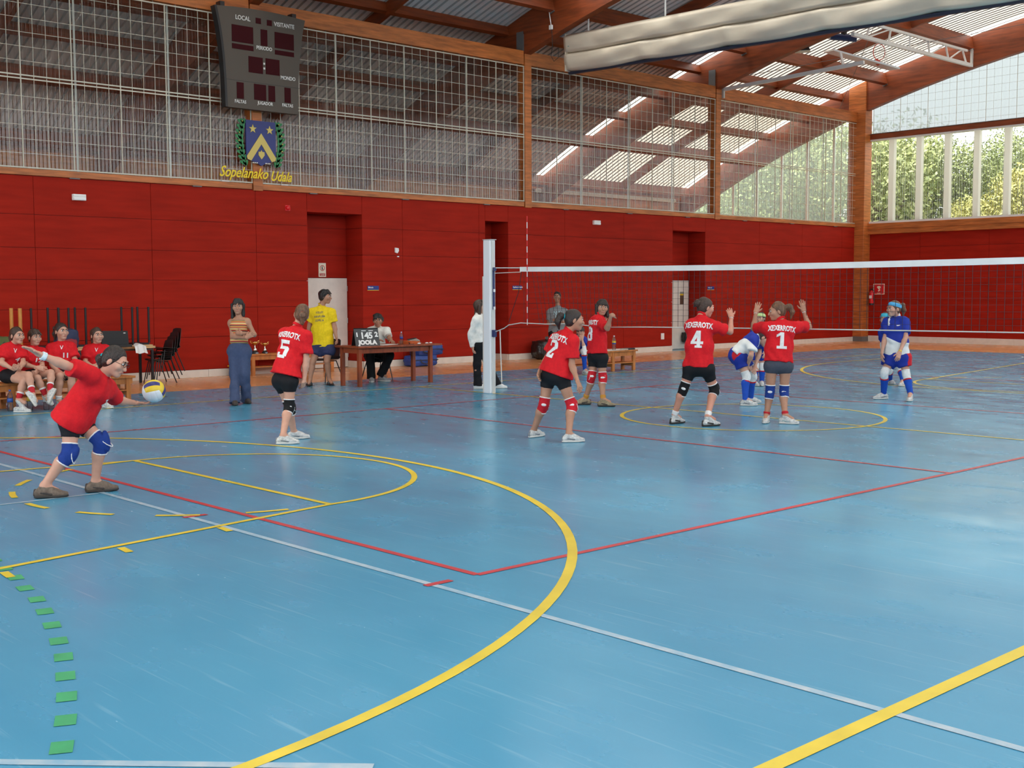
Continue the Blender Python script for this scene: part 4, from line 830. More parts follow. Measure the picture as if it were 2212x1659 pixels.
PD = {"server":{"anL":[4.34,-9.386,0.091],"ftL":[4.395,-9.214,0.0],"anR":[4.334,-9.834,0.102],"ftR":[4.394,-9.721,0.0],"pv":[4.323,-9.56,0.678],"hipR":[4.399,-9.607,0.645],"hipL":[4.28,-9.5,0.638],"knR":[4.435,-9.65,0.375],"knL":[4.424,-9.358,0.447],"nb":[4.496,-9.362,1.036],"shR":[4.589,-9.479,1.074],"shL":[4.376,-9.253,0.939],"head":[4.565,-9.275,1.153],"elL":[4.204,-9.104,0.784],"elR":[4.627,-9.742,1.147],"wrL":[4.132,-8.885,0.737],"wrR":[4.613,-9.954,1.246],"htL":[4.245,-8.765,0.73],"htR":[4.637,-10.093,1.331],"S":1.0,"face":[0.705,0.583,-0.404],"hup":[0.256,0.377,0.89]},
"p5":{"anL":[2.259,-6.028,0.085],"ftL":[2.336,-5.893,0.0],"anR":[2.597,-6.39,0.098],"ftR":[2.7,-6.234,0.0],"pv":[2.363,-6.204,0.758],"hipR":[2.464,-6.204,0.713],"hipL":[2.28,-6.212,0.704],"knR":[2.458,-6.213,0.418],"knL":[2.317,-6.118,0.397],"nb":[2.387,-6.038,1.356],"shR":[2.561,-6.022,1.27],"shL":[2.204,-6.081,1.292],"head":[2.388,-5.978,1.484],"elL":[2.244,-6.047,0.982],"elR":[2.57,-6.04,0.949],"wrL":[2.225,-5.919,0.794],"wrR":[2.568,-6.076,0.706],"htL":[2.188,-5.886,0.642],"htR":[2.467,-6.04,0.587],"S":0.97,"face":[-0.872,0.475,-0.121],"hup":[0.048,0.162,0.986]},
"striped":{"anL":[-2.316,-4.006,0.065],"ftL":[-1.953,-4.074,0.0],"anR":[-2.173,-4.287,0.064],"ftR":[-1.81,-4.476,-0.0],"pv":[-2.304,-4.12,0.88],"hipR":[-2.345,-4.17,0.825],"hipL":[-2.245,-4.062,0.824],"knR":[-2.3,-4.204,0.477],"knL":[-2.193,-4.089,0.476],"nb":[-2.346,-4.079,1.386],"shR":[-2.427,-4.174,1.322],"shL":[-2.259,-3.989,1.34],"head":[-2.343,-4.103,1.534],"wrR":[-2.025,-4.153,1.054],"htR":[-1.989,-4.049,1.107],"wrL":[-2.061,-4.213,1.124],"htL":[-2.183,-4.255,1.135],"elL":[-2.16,-3.927,1.09],"elR":[-2.333,-4.212,1.066],"S":1.0,"face":[0.827,-0.563,-0.005]},
"yellow":{"anL":[-4.547,-0.917,0.1],"ftL":[-4.196,-0.986,0.0],"anR":[-4.687,-1.258,0.099],"ftR":[-4.519,-1.422,0.0],"pv":[-4.611,-1.007,0.769],"hipR":[-4.691,-1.074,0.68],"hipL":[-4.515,-0.941,0.681],"knR":[-4.683,-1.194,0.44],"knL":[-4.492,-1.0,0.462],"nb":[-4.683,-0.971,1.517],"shR":[-4.824,-1.09,1.422],"shL":[-4.508,-0.867,1.411],"head":[-4.621,-0.931,1.676],"elL":[-4.476,-0.835,1.123],"elR":[-4.908,-1.093,1.143],"wrL":[-4.382,-0.85,0.892],"wrR":[-4.893,-1.142,0.899],"htL":[-4.265,-0.906,0.776],"htR":[-4.8,-1.215,0.77],"S":1.06,"face":[0.782,0.622,-0.042]},
"scorer":{"anL":[-4.572,0.332,0.148],"ftL":[-4.38,0.408,0.0],"anR":[-4.606,0.107,0.103],"ftR":[-4.307,-0.071,0.0],"pv":[-4.894,0.378,0.531],"hipR":[-4.915,0.32,0.483],"hipL":[-4.738,0.424,0.495],"knR":[-4.614,0.089,0.532],"knL":[-4.347,0.378,0.521],"nb":[-4.852,0.455,1.075],"shR":[-4.951,0.341,1.021],"shL":[-4.695,0.56,1.031],"head":[-4.803,0.432,1.191],"elR":[-4.84,0.246,0.817],"wrR":[-4.562,0.206,0.806],"htR":[-4.473,0.275,0.83],"elL":[-4.531,0.509,0.837],"wrL":[-4.389,0.438,0.813],"htL":[-4.274,0.412,0.783],"S":1.06,"face":[0.767,-0.641,0.026]},
"referee":{"anL":[-1.674,0.778,0.084],"ftL":[-1.56,0.88,0.0],"anR":[-1.823,0.453,0.093],"ftR":[-1.755,0.51,0.0],"pv":[-1.867,0.571,0.834],"hipR":[-1.833,0.484,0.787],"hipL":[-1.902,0.645,0.78],"knR":[-1.833,0.448,0.46],"knL":[-1.808,0.679,0.438],"nb":[-1.923,0.567,1.352],"shR":[-1.833,0.421,1.279],"shL":[-2.011,0.701,1.285],"head":[-1.91,0.597,1.485],"elL":[-1.983,0.718,0.979],"elR":[-1.887,0.343,0.991],"wrL":[-1.934,0.758,0.749],"wrR":[-1.855,0.363,0.752],"htL":[-1.836,0.705,0.627],"htR":[-1.76,0.302,0.632],"S":1.0,"face":[0.749,0.662,-0.026]},
"p2":{"anL":[4.151,-3.873,0.085],"ftL":[4.14,-3.703,0.0],"anR":[4.779,-3.91,0.098],"ftR":[4.877,-3.761,0.0],"pv":[4.451,-3.828,0.795],"hipL":[4.368,-3.835,0.739],"hipR":[4.558,-3.807,0.742],"knL":[4.334,-3.88,0.41],"knR":[4.671,-3.751,0.413],"nb":[4.554,-3.691,1.284],"shL":[4.354,-3.663,1.221],"shR":[4.696,-3.754,1.2],"head":[4.604,-3.638,1.41],"elL":[4.275,-3.765,0.955],"elR":[4.698,-3.778,0.888],"wrL":[4.319,-3.934,0.805],"wrR":[4.836,-3.823,0.709],"htL":[4.371,-4.036,0.691],"htR":[4.924,-3.848,0.576],"S":0.98,"face":[0.589,0.805,-0.072],"hup":[0.015,0.127,0.992]},
"p3":{"anL":[1.684,-0.396,0.103],"ftL":[1.642,-0.451,0.0],"anR":[2.073,-0.42,0.115],"ftR":[2.218,-0.288,0.0],"pv":[1.873,-0.337,0.799],"hipL":[1.803,-0.332,0.728],"hipR":[1.964,-0.334,0.734],"knL":[1.822,-0.402,0.443],"knR":[1.989,-0.341,0.434],"nb":[1.85,-0.294,1.4],"shL":[1.706,-0.221,1.329],"shR":[1.989,-0.363,1.294],"head":[1.9,-0.258,1.503],"elL":[1.632,-0.041,1.143],"elR":[2.212,-0.474,1.192],"wrL":[1.552,0.147,1.25],"wrR":[2.324,-0.518,1.389],"htL":[1.486,0.259,1.346],"htR":[2.283,-0.365,1.419],"S":0.98,"face":[0.827,-0.563,-0.005],"hup":[-0.019,0.091,0.996]},
"grey":{"anL":[-6.435,7.252,0.103],"ftL":[-6.008,6.847,0.0],"anR":[-6.611,7.087,0.103],"ftR":[-6.216,6.648,0.0],"pv":[-6.57,7.193,0.775],"hipR":[-6.626,7.127,0.724],"hipL":[-6.49,7.274,0.723],"knR":[-6.596,7.081,0.415],"knL":[-6.443,7.246,0.414],"nb":[-6.587,7.245,1.403],"shR":[-6.722,7.116,1.293],"shL":[-6.465,7.396,1.298],"head":[-6.602,7.24,1.627],"wrR":[-6.414,7.013,0.954],"htR":[-6.347,7.165,1.004],"wrL":[-6.381,7.029,1.04],"htL":[-6.526,6.98,1.09],"elL":[-6.43,7.42,0.998],"elR":[-6.741,7.086,0.982],"S":1.04,"face":[0.548,-0.836,0.026]},
"kid":{"anL":[-3.146,4.623,0.106],"ftL":[-3.02,4.611,0.0],"anR":[-3.238,4.293,0.129],"ftR":[-3.085,4.188,0.0],"pv":[-3.438,4.703,0.462],"hipR":[-3.456,4.653,0.451],"hipL":[-3.37,4.718,0.464],"knR":[-3.284,4.391,0.407],"knL":[-3.125,4.575,0.507],"nb":[-3.354,4.684,0.8],"shR":[-3.387,4.642,0.74],"shL":[-3.282,4.729,0.764],"head":[-3.277,4.63,0.898],"elR":[-3.254,4.529,0.557],"wrR":[-3.219,4.545,0.759],"htR":[-3.2,4.593,0.865],"elL":[-3.143,4.593,0.582],"wrL":[-3.18,4.572,0.76],"htL":[-3.18,4.598,0.854],"S":0.9,"face":[0.926,-0.359,-0.114]},
"p4":{"anL":[4.379,-1.516,0.121],"ftL":[4.387,-1.378,0.0],"anR":[4.869,-1.444,0.13],"ftR":[4.926,-1.262,0.0],"pv":[4.652,-1.377,0.78],"hipL":[4.572,-1.424,0.734],"hipR":[4.751,-1.318,0.737],"knL":[4.502,-1.484,0.475],"knR":[4.776,-1.189,0.457],"nb":[4.634,-1.293,1.434],"shL":[4.512,-1.347,1.345],"shR":[4.774,-1.242,1.326],"head":[4.647,-1.223,1.532],"elL":[4.443,-1.206,1.12],"elR":[4.901,-1.026,1.214],"wrL":[4.41,-0.988,1.202],"wrR":[4.832,-0.913,1.408],"htL":[4.385,-0.85,1.289],"htR":[4.739,-0.861,1.534],"S":1.0,"face":[0.326,0.936,-0.135]},
"p1":{"anL":[5.139,-0.532,0.105],"ftL":[5.216,-0.685,0.0],"anR":[5.398,-0.487,0.115],"ftR":[5.514,-0.455,0.0],"pv":[5.255,-0.447,0.797],"hipL":[5.197,-0.515,0.754],"hipR":[5.321,-0.381,0.753],"knL":[5.171,-0.507,0.418],"knR":[5.297,-0.37,0.418],"nb":[5.236,-0.375,1.366],"shL":[5.108,-0.522,1.294],"shR":[5.374,-0.232,1.304],"head":[5.184,-0.389,1.476],"elL":[4.854,-0.448,1.244],"elR":[5.401,0.032,1.26],"wrL":[4.836,-0.376,1.462],"wrR":[5.334,0.0,1.478],"htL":[4.835,-0.306,1.607],"htR":[5.313,-0.012,1.64],"S":0.98,"face":[-0.706,-0.702,-0.099]},
"bend":{"anL":[3.334,1.599,0.085],"ftL":[3.398,1.753,0.0],"anR":[3.523,1.2,0.102],"ftR":[3.641,1.306,0.0],"pv":[3.284,1.32,0.773],"hipR":[3.358,1.275,0.713],"hipL":[3.282,1.442,0.704],"knR":[3.45,1.314,0.445],"knL":[3.408,1.534,0.438],"nb":[3.495,1.552,1.069],"shR":[3.55,1.381,0.998],"shL":[3.444,1.712,1.011],"head":[3.599,1.57,1.019],"elL":[3.49,1.587,0.783],"elR":[3.588,1.247,0.774],"wrL":[3.503,1.464,0.595],"wrR":[3.466,1.322,0.6],"htL":[3.546,1.364,0.479],"htR":[3.399,1.373,0.465],"S":0.96,"face":[0.761,0.337,-0.554],"hup":[0.525,0.475,0.706]},
"green":{"anL":[1.376,4.63,0.081],"ftL":[1.571,4.397,0.0],"anR":[1.282,4.538,0.081],"ftR":[1.373,4.492,-0.0],"pv":[1.326,4.643,0.637],"hipR":[1.292,4.601,0.591],"hipL":[1.368,4.683,0.591],"knR":[1.304,4.542,0.35],"knL":[1.386,4.631,0.349],"nb":[1.3,4.668,1.112],"shR":[1.225,4.607,1.031],"shL":[1.383,4.719,1.031],"head":[1.304,4.672,1.247],"elL":[1.439,4.664,0.802],"elR":[1.268,4.544,0.801],"wrL":[1.479,4.572,0.622],"wrR":[1.348,4.483,0.62],"htL":[1.525,4.49,0.511],"htR":[1.408,4.41,0.51],"S":0.88,"face":[0.223,-0.974,-0.038]},
"blue":{"anL":[4.858,3.727,0.115],"ftL":[4.959,3.459,0.0],"anR":[4.392,3.721,0.088],"ftR":[4.308,3.535,0.0],"pv":[4.59,3.754,0.704],"hipR":[4.5,3.724,0.655],"hipL":[4.688,3.796,0.659],"knR":[4.474,3.598,0.432],"knL":[4.753,3.779,0.407],"nb":[4.535,3.825,1.34],"shR":[4.408,3.769,1.281],"shL":[4.676,3.824,1.289],"head":[4.529,3.742,1.457],"elR":[4.42,3.673,0.969],"wrR":[4.437,3.563,0.746],"htR":[4.446,3.546,0.637],"elL":[4.735,3.767,1.009],"wrL":[4.742,3.571,0.768],"htL":[4.741,3.512,0.649],"S":1.0,"face":[-0.363,-0.931,-0.031]},
"behind":{"anL":[3.23,6.399,0.1],"ftL":[3.251,6.288,-0.0],"anR":[2.796,6.71,0.061],"ftR":[2.88,6.658,-0.0],"pv":[2.933,6.518,0.525],"hipR":[2.894,6.471,0.485],"hipL":[2.986,6.57,0.484],"knR":[2.929,6.457,0.284],"knL":[3.066,6.605,0.283],"nb":[2.844,6.484,1.09],"shR":[2.773,6.429,1.022],"shL":[2.921,6.56,1.022],"head":[2.818,6.441,1.225],"elL":[2.875,6.675,0.802],"elR":[2.726,6.543,0.802],"wrL":[2.932,6.555,0.631],"wrR":[2.826,6.455,0.631],"htL":[2.989,6.458,0.529],"htR":[2.894,6.366,0.529],"S":0.92,"face":[0.25,-0.968,-0.033]},
"b1":{"anL":[-3.178,-7.043,0.272],"ftL":[-2.979,-6.97,0.052],"anR":[-3.385,-7.173,0.189],"ftR":[-3.275,-7.084,0.0],"pv":[-3.896,-7.166,0.573],"hipR":[-3.779,-7.193,0.522],"hipL":[-3.773,-7.125,0.537],"knR":[-3.415,-7.071,0.46],"knL":[-3.352,-7.023,0.548],"nb":[-3.791,-7.064,0.996],"shR":[-3.801,-7.17,0.946],"shL":[-3.799,-6.932,0.929],"head":[-3.724,-7.036,1.124],"elL":[-3.634,-6.989,0.717],"elR":[-3.69,-7.294,0.728],"wrL":[-3.452,-7.116,0.639],"wrR":[-3.5,-7.192,0.636],"htL":[-3.337,-7.225,0.683],"htR":[-3.341,-7.16,0.667],"S":1.0,"face":[0.958,0.287,-0.015]},
"b2":{"anL":[-3.227,-6.768,0.288],"ftL":[-3.182,-6.851,0.169],"anR":[-3.365,-6.777,0.227],"ftR":[-3.189,-6.745,0.131],"pv":[-3.902,-6.805,0.546],"hipR":[-3.768,-6.858,0.497],"hipL":[-3.775,-6.775,0.511],"knR":[-3.412,-6.872,0.493],"knL":[-3.38,-6.681,0.565],"nb":[-3.824,-6.751,0.945],"shR":[-3.836,-6.828,0.889],"shL":[-3.817,-6.631,0.883],"head":[-3.786,-6.752,1.088],"elL":[-3.702,-6.684,0.648],"elR":[-3.708,-6.944,0.686],"wrL":[-3.533,-6.822,0.582],"wrR":[-3.519,-6.826,0.64],"htL":[-3.417,-6.929,0.557],"htR":[-3.398,-6.725,0.614],"S":0.97,"face":[0.983,0.175,-0.057]},
"b3":{"anL":[-3.407,-6.388,0.147],"ftL":[-3.245,-6.368,0.076],"anR":[-3.478,-6.54,0.135],"ftR":[-3.315,-6.519,0.064],"pv":[-3.794,-6.361,0.557],"hipR":[-3.782,-6.413,0.515],"hipL":[-3.768,-6.309,0.52],"knR":[-3.406,-6.538,0.512],"knL":[-3.32,-6.385,0.518],"nb":[-3.771,-6.347,1.001],"shR":[-3.833,-6.478,0.949],"shL":[-3.73,-6.219,0.953],"head":[-3.741,-6.354,1.168],"elL":[-3.595,-6.209,0.704],"elR":[-3.777,-6.51,0.673],"wrL":[-3.453,-6.355,0.572],"wrR":[-3.582,-6.466,0.536],"htL":[-3.344,-6.474,0.521],"htR":[-3.453,-6.486,0.427],"S":1.03,"face":[0.993,0.111,0.027]},
"b4":{"anL":[-3.16,-5.936,0.08],"ftL":[-3.006,-5.924,-0.0],"anR":[-3.311,-5.953,0.09],"ftR":[-3.168,-5.954,0.0],"pv":[-3.869,-5.77,0.508],"hipR":[-3.869,-5.819,0.473],"hipL":[-3.852,-5.711,0.478],"knR":[-3.455,-5.879,0.423],"knL":[-3.436,-5.784,0.428],"nb":[-3.837,-5.761,0.944],"shR":[-3.895,-5.889,0.891],"shL":[-3.779,-5.644,0.896],"head":[-3.803,-5.767,1.088],"elL":[-3.64,-5.685,0.662],"elR":[-3.767,-5.989,0.67],"wrL":[-3.478,-5.844,0.602],"wrR":[-3.538,-5.958,0.623],"htL":[-3.37,-5.968,0.585],"htR":[-3.378,-5.926,0.601],"S":1.0,"face":[0.998,0.041,0.051]}}

# ------------------------------------------------------------------ people: bodies and clothes grown as smooth implicit surfaces
def nz_(v): v = np.asarray(v, float); return v / max(np.linalg.norm(v), 1e-9)
A_ = lambda v: np.array(v, float)
class Field:
    """smooth union of tapered limbs and ellipsoids, meshed on a regular grid"""
    def __init__(s): s.p = []
    def cone(s, a, b, r1, r2, k=.03, e=None, w=1., ca=False, cb=False, sub=False): s.p.append(('c', A_(a), A_(b), r1, r2, k, None if e is None else nz_(e), w, ca, cb, sub)); return s
    def ell(s, c, ax, r, k=.03, sub=False): s.p.append(('e', A_(c), [nz_(q) for q in ax], A_(r), k, sub)); return s
    def mesh(s, h, cuts=(), fold=0., seed=0):
        lo = np.full(3, 1e9); hi = np.full(3, -1e9)
        for p in s.p:
            if p[-1]: continue
            if p[0] == 'c': r = max(p[3], p[4]) * max(1, p[7]); lo = np.minimum(lo, np.minimum(p[1], p[2]) - r); hi = np.maximum(hi, np.maximum(p[1], p[2]) + r)
            else: r = p[3].max(); lo = np.minimum(lo, p[1] - r); hi = np.maximum(hi, p[1] + r)
        lo -= 2.5 * h + fold; hi += 2.5 * h + fold; n = np.ceil((hi - lo) / h).astype(int) + 1
        ax = [(lo[i] + h * np.arange(n[i])).astype(np.float32) for i in range(3)]
        F = np.full(n, .25, np.float32)
        for p in s.p:
            if p[0] == 'c': r = max(p[3], p[4]) * max(1, p[7]); k = p[5]; l_, h_ = np.minimum(p[1], p[2]) - r, np.maximum(p[1], p[2]) + r
            else: r = p[3].max(); k = p[4]; l_, h_ = p[1] - r, p[1] + r
            mg = max(k, .001) + 3 * h; i0 = np.clip(((l_ - mg - lo) / h).astype(int), 0, n - 1); i1 = np.clip(((h_ + mg - lo) / h).astype(int) + 2, 1, n)
            X = ax[0][i0[0]:i1[0], None, None]; Y = ax[1][None, i0[1]:i1[1], None]; Z = ax[2][None, None, i0[2]:i1[2]]
            if p[0] == 'c':
                a, b = p[1], p[2]; ba = b - a; L2 = max(float(ba @ ba), 1e-9); px, py, pz = X - np.float32(a[0]), Y - np.float32(a[1]), Z - np.float32(a[2])
                tt = (px * ba[0] + py * ba[1] + pz * ba[2]) / np.float32(L2); t = np.clip(tt, 0, 1)
                qx, qy, qz = px - t * ba[0], py - t * ba[1], pz - t * ba[2]; q2 = qx * qx + qy * qy + qz * qz
                if p[6] is not None: e = p[6]; c = qx * e[0] + qy * e[1] + qz * e[2]; q2 = q2 + c * c * (1 / p[7] ** 2 - 1)
                d = np.sqrt(np.maximum(q2, 0)) - (p[3] + (p[4] - p[3]) * t); L = math.sqrt(L2)
                if p[9]: d = np.maximum(d, (tt - 1) * L)
                if p[8]: d = np.maximum(d, -tt * L)
            else:
                px, py, pz = X - np.float32(p[1][0]), Y - np.float32(p[1][1]), Z - np.float32(p[1][2]); q = 0
                for e, r_ in zip(p[2], p[3]): c = (px * e[0] + py * e[1] + pz * e[2]) / r_; q = q + c * c
                d = (np.sqrt(q) - 1) * p[3].min()
            G = F[i0[0]:i1[0], i0[1]:i1[1], i0[2]:i1[2]]; d = d.astype(np.float32)
            if p[-1]: hh = np.maximum(k - np.abs(-d - G), 0) / max(k, 1e-6); G[...] = np.maximum(G, -d) + hh * hh * k * .25
            else: hh = np.maximum(k - np.abs(d - G), 0) / max(k, 1e-6); G[...] = np.minimum(G, d) - hh * hh * k * .25
        X = ax[0][:, None, None]; Y = ax[1][None, :, None]; Z = ax[2][None, None, :]
        if fold:
            rg = np.random.default_rng(seed)
            for _ in range(4):
                v = nz_(rg.normal(size=3)) * rg.uniform(28, 62); w = nz_(rg.normal(size=3)) * rg.uniform(8, 16); F += np.float32(fold * .5) * np.sin(X * v[0] + Y * v[1] + Z * v[2] + 2 * np.sin(X * w[0] + Y * w[1] + Z * w[2]) + rg.uniform(0, 6)).astype(np.float32)
        for q, nn in cuts: q = A_(q); nn = nz_(nn); F = np.maximum(F, ((X - q[0]) * nn[0] + (Y - q[1]) * nn[1] + (Z - q[2]) * nn[2]).astype(np.float32))
        return surfnet(F, lo, h)
def surfnet(F, org, h):
    s = F < 0; a = s.astype(np.int8)
    c = a[:-1] + a[1:]; c = c[:, :-1] + c[:, 1:]; c = c[:, :, :-1] + c[:, :, 1:]
    cell = np.argwhere((c > 0) & (c < 8)); N = len(cell); idx = np.full(c.shape, -1, np.int32); idx[cell[:, 0], cell[:, 1], cell[:, 2]] = np.arange(N)
    pos = np.zeros((N, 3)); cnt = np.zeros(N); cor = [(i, j, k) for i in (0, 1) for j in (0, 1) for k in (0, 1)]
    val = {q: F[cell[:, 0] + q[0], cell[:, 1] + q[1], cell[:, 2] + q[2]] for q in cor}
    for q in cor:
        for d in range(3):
            if q[d]: continue
            r = list(q); r[d] = 1; r = tuple(r); f0, f1 = val[q], val[r]; m = (f0 < 0) != (f1 < 0); t = np.where(m, f0 / np.where(m, f0 - f1, 1), 0)
            p = np.tile(np.array(q, float), (N, 1)); p[:, d] += t; pos += p * m[:, None]; cnt += m
    pos = (pos / np.maximum(cnt, 1)[:, None] + cell) * h + org; Q = []
    for d in range(3):
        u, w = (d + 1) % 3, (d + 2) % 3; sl0 = [slice(None)] * 3; sl1 = [slice(None)] * 3; sl0[d] = slice(0, -1); sl1[d] = slice(1, None)
        x0 = s[tuple(sl0)]; e = np.argwhere(x0 != s[tuple(sl1)]); e = e[(e[:, u] > 0) & (e[:, w] > 0) & (e[:, u] < c.shape[u]) & (e[:, w] < c.shape[w])]
        if not len(e): continue
        ins = x0[e[:, 0], e[:, 1], e[:, 2]]; du = np.zeros(3, int); dw = np.zeros(3, int); du[u] = 1; dw[w] = 1
        g = lambda o: idx[tuple((e - o).T)]
        q = np.stack([g(du + dw), g(dw), g(0 * du), g(du)], 1); q[~ins] = q[~ins][:, ::-1]; Q.append(q)
    Q = np.concatenate(Q) if Q else np.zeros((0, 4), int); return pos, Q
def np_mesh(name, parts, m, base, smooth=True, attr=None):
    vs = []; qs = []; n = 0
    for p, q in parts: vs.append(p); qs.append(q + n); n += len(p)
    v = np.concatenate(vs); q = np.concatenate(qs); me = bpy.data.meshes.new(name); me.vertices.add(len(v)); me.vertices.foreach_set('co', (v - base).astype(np.float32).ravel())
    me.loops.add(q.size); me.loops.foreach_set('vertex_index', q.ravel().astype(np.int32)); me.polygons.add(len(q)); me.polygons.foreach_set('loop_start', np.arange(len(q), dtype=np.int32) * 4)
    me.polygons.foreach_set('use_smooth', [smooth] * len(q)); me.update(calc_edges=True); me.validate()
    for x in (m if isinstance(m, (list, tuple)) else [m]): me.materials.append(x)
    if attr is not None and len(me.vertices) == len(v): a = me.attributes.new('pat', 'FLOAT', 'POINT'); a.data.foreach_set('value', attr(v).astype(np.float32))
    return me
def pat_mat(name, cols, rough=.75, stripe=None):
    """cloth whose colour changes where the garment's own pattern coordinate 'pat' passes the given steps"""
    if name in MATS: return MATS[name]
    m = bpy.data.materials.new(name); m.use_nodes = True; nt = m.node_tree; b = nt.nodes['Principled BSDF']; b.inputs['Roughness'].default_value = rough; b.inputs['Specular IOR Level'].default_value = .25
    at = nt.nodes.new('ShaderNodeAttribute'); at.attribute_name = 'pat'; cr = nt.nodes.new('ShaderNodeValToRGB'); cr.color_ramp.interpolation = 'CONSTANT'
    src = at.outputs['Fac']
    if stripe:
        mm = nt.nodes.new('ShaderNodeMath'); mm.operation = 'MULTIPLY'; mm.inputs[1].default_value = 1 / stripe; fr = nt.nodes.new('ShaderNodeMath'); fr.operation = 'FRACT'
        nt.links.new(src, mm.inputs[0]); nt.links.new(mm.outputs[0], fr.inputs[0]); src = fr.outputs[0]
    els = cr.color_ramp.elements
    while len(els) < len(cols): els.new(.5)
    for e, (p, c) in zip(els, cols): e.position = p
    for i, (p, c) in enumerate(cols): els[i].color = (*c, 1)
    nt.links.new(src, cr.inputs['Fac']); nt.links.new(cr.outputs['Color'], b.inputs['Base Color']); m.diffuse_color = (*cols[0][1], 1); MATS[name] = m; return m
def cloth_mat(name, col, rough=.8): return mat(name, col, rough, .06, (30, 30, 30), .25, 90, spec=.25)
SKIN = {k: mat('skin ' + k, c, .5, .05, (14, 14, 14), spec=.35) for k, c in dict(fair=(.56, .295, .205), tan=(.43, .215, .135), deep=(.37, .18, .11), rosy=(.55, .25, .17)).items()}
HAIRC = {k: mat('hair ' + k, c, .45, .35, (50, 50, 8), .5, 70) for k, c in dict(dark=(.018, .009, .006), brown=(.040, .018, .010), light=(.115, .052, .024), black=(.009, .007, .007)).items()}
SHRED = cloth_mat('red team shirt', (.62, .010, .016)); SHBLK = cloth_mat('black tight shorts', (.008, .008, .010), .7); SHGREY = cloth_mat('slate tight shorts', (.055, .062, .085), .7)
PADS = {k: cloth_mat('knee pad ' + k, c) for k, c in dict(blue=(.012, .040, .22), black=(.008, .008, .009), red=(.52, .012, .022), white=(.72, .72, .70)).items()}
TRIMW = cloth_mat('white trim', (.76, .74, .72)); EYEW = mat('eye white', (.75, .72, .68), .3); EYED = mat('eye dark', (.02, .012, .008), .2); LIP = mat('lips', (.42, .12, .10), .5)
SOCKW = cloth_mat('white sock', (.74, .72, .70)); SOCKB = cloth_mat('blue football sock', (.012, .07, .42)); SOCKR = cloth_mat('red sock', (.5, .02, .03)); SOCKO = cloth_mat('ochre sock', (.55, .25, .04))
SHOEW = mat('white trainer', (.70, .69, .65), .55, .25, (40, 40, 40), col2=(.34, .35, .35)); SOLEW = mat('pale rubber sole', (.62, .60, .55), .6); SHOEB = mat('brown suede shoe', (.13, .095, .07), .8, .3, (30, 30, 30)); SHOED = mat('dark suede shoe', (.045, .035, .030), .8, .3, (30, 30, 30)); SOLED = mat('dark rubber sole', (.03, .026, .022), .7)
SHOEG = mat('grey trainer', (.25, .25, .25), .7, .2, (30, 30, 30)); SHOEK = mat('khaki trainer', (.26, .20, .12), .75, .3, (30, 30, 30))
sph = None
def ball_mesh(name, m):
    bm = bmesh.new(); bmesh.ops.create_uvsphere(bm, u_segments=12, v_segments=8, radius=1); me = bpy.data.meshes.new(name); bm.to_mesh(me); bm.free(); me.materials.append(m); me.polygons.foreach_set('use_smooth', [True] * len(me.polygons)); return me
EYE_ME = ball_mesh('eye', EYEW); IRIS_ME = ball_mesh('iris', EYED); LIP_ME = ball_mesh('mouth', LIP)
def put(name, me, parent, c, ax, r):
    o = link(name, me, parent); X, Y, Z = [nz_(q) for q in ax]; o.matrix_local = Matrix(((X[0] * r[0], Y[0] * r[1], Z[0] * r[2], c[0]), (X[1] * r[0], Y[1] * r[1], Z[1] * r[2], c[1]), (X[2] * r[0], Y[2] * r[1], Z[2] * r[2], c[2]), (0, 0, 0, 1))); return o
TXT = {}
BLOCK = {'5': [((0, .82), (.70, 1)), ((0, .50), (.21, 1)), ((0, .50), (.60, .67)), ((.48, .10), (.70, .57)), ((.09, 0), (.61, .17)), ((0, .08), (.21, .30)), [(.60, .50), (.70, .57), (.60, .67)]],
 '2': [((.08, .83), (.62, 1)), ((0, .64), (.21, .92)), ((.48, .56), (.70, .92)), [(.44, .62), (.70, .60), (.30, .15), (.0, .15)], ((0, 0), (.70, .17)), ((.52, 0), (.70, .28))],
 '4': [[(.34, 1), (.60, 1), (.22, .34), (0, .34)], ((0, .22), (.76, .38)), ((.38, 0), (.60, 1)), ((.28, 0), (.70, .14))],
 '1': [((.24, 0), (.47, 1)), [(.24, 1), (.02, .84), (.02, .70), (.24, .80)], ((.06, 0), (.66, .16))],
 '8': [((.08, .84), (.62, 1)), ((0, .56), (.21, .93)), ((.49, .56), (.70, .93)), ((.06, .44), (.64, .60)), ((0, .07), (.21, .50)), ((.49, .07), (.70, .50)), ((.08, 0), (.62, .16))]}
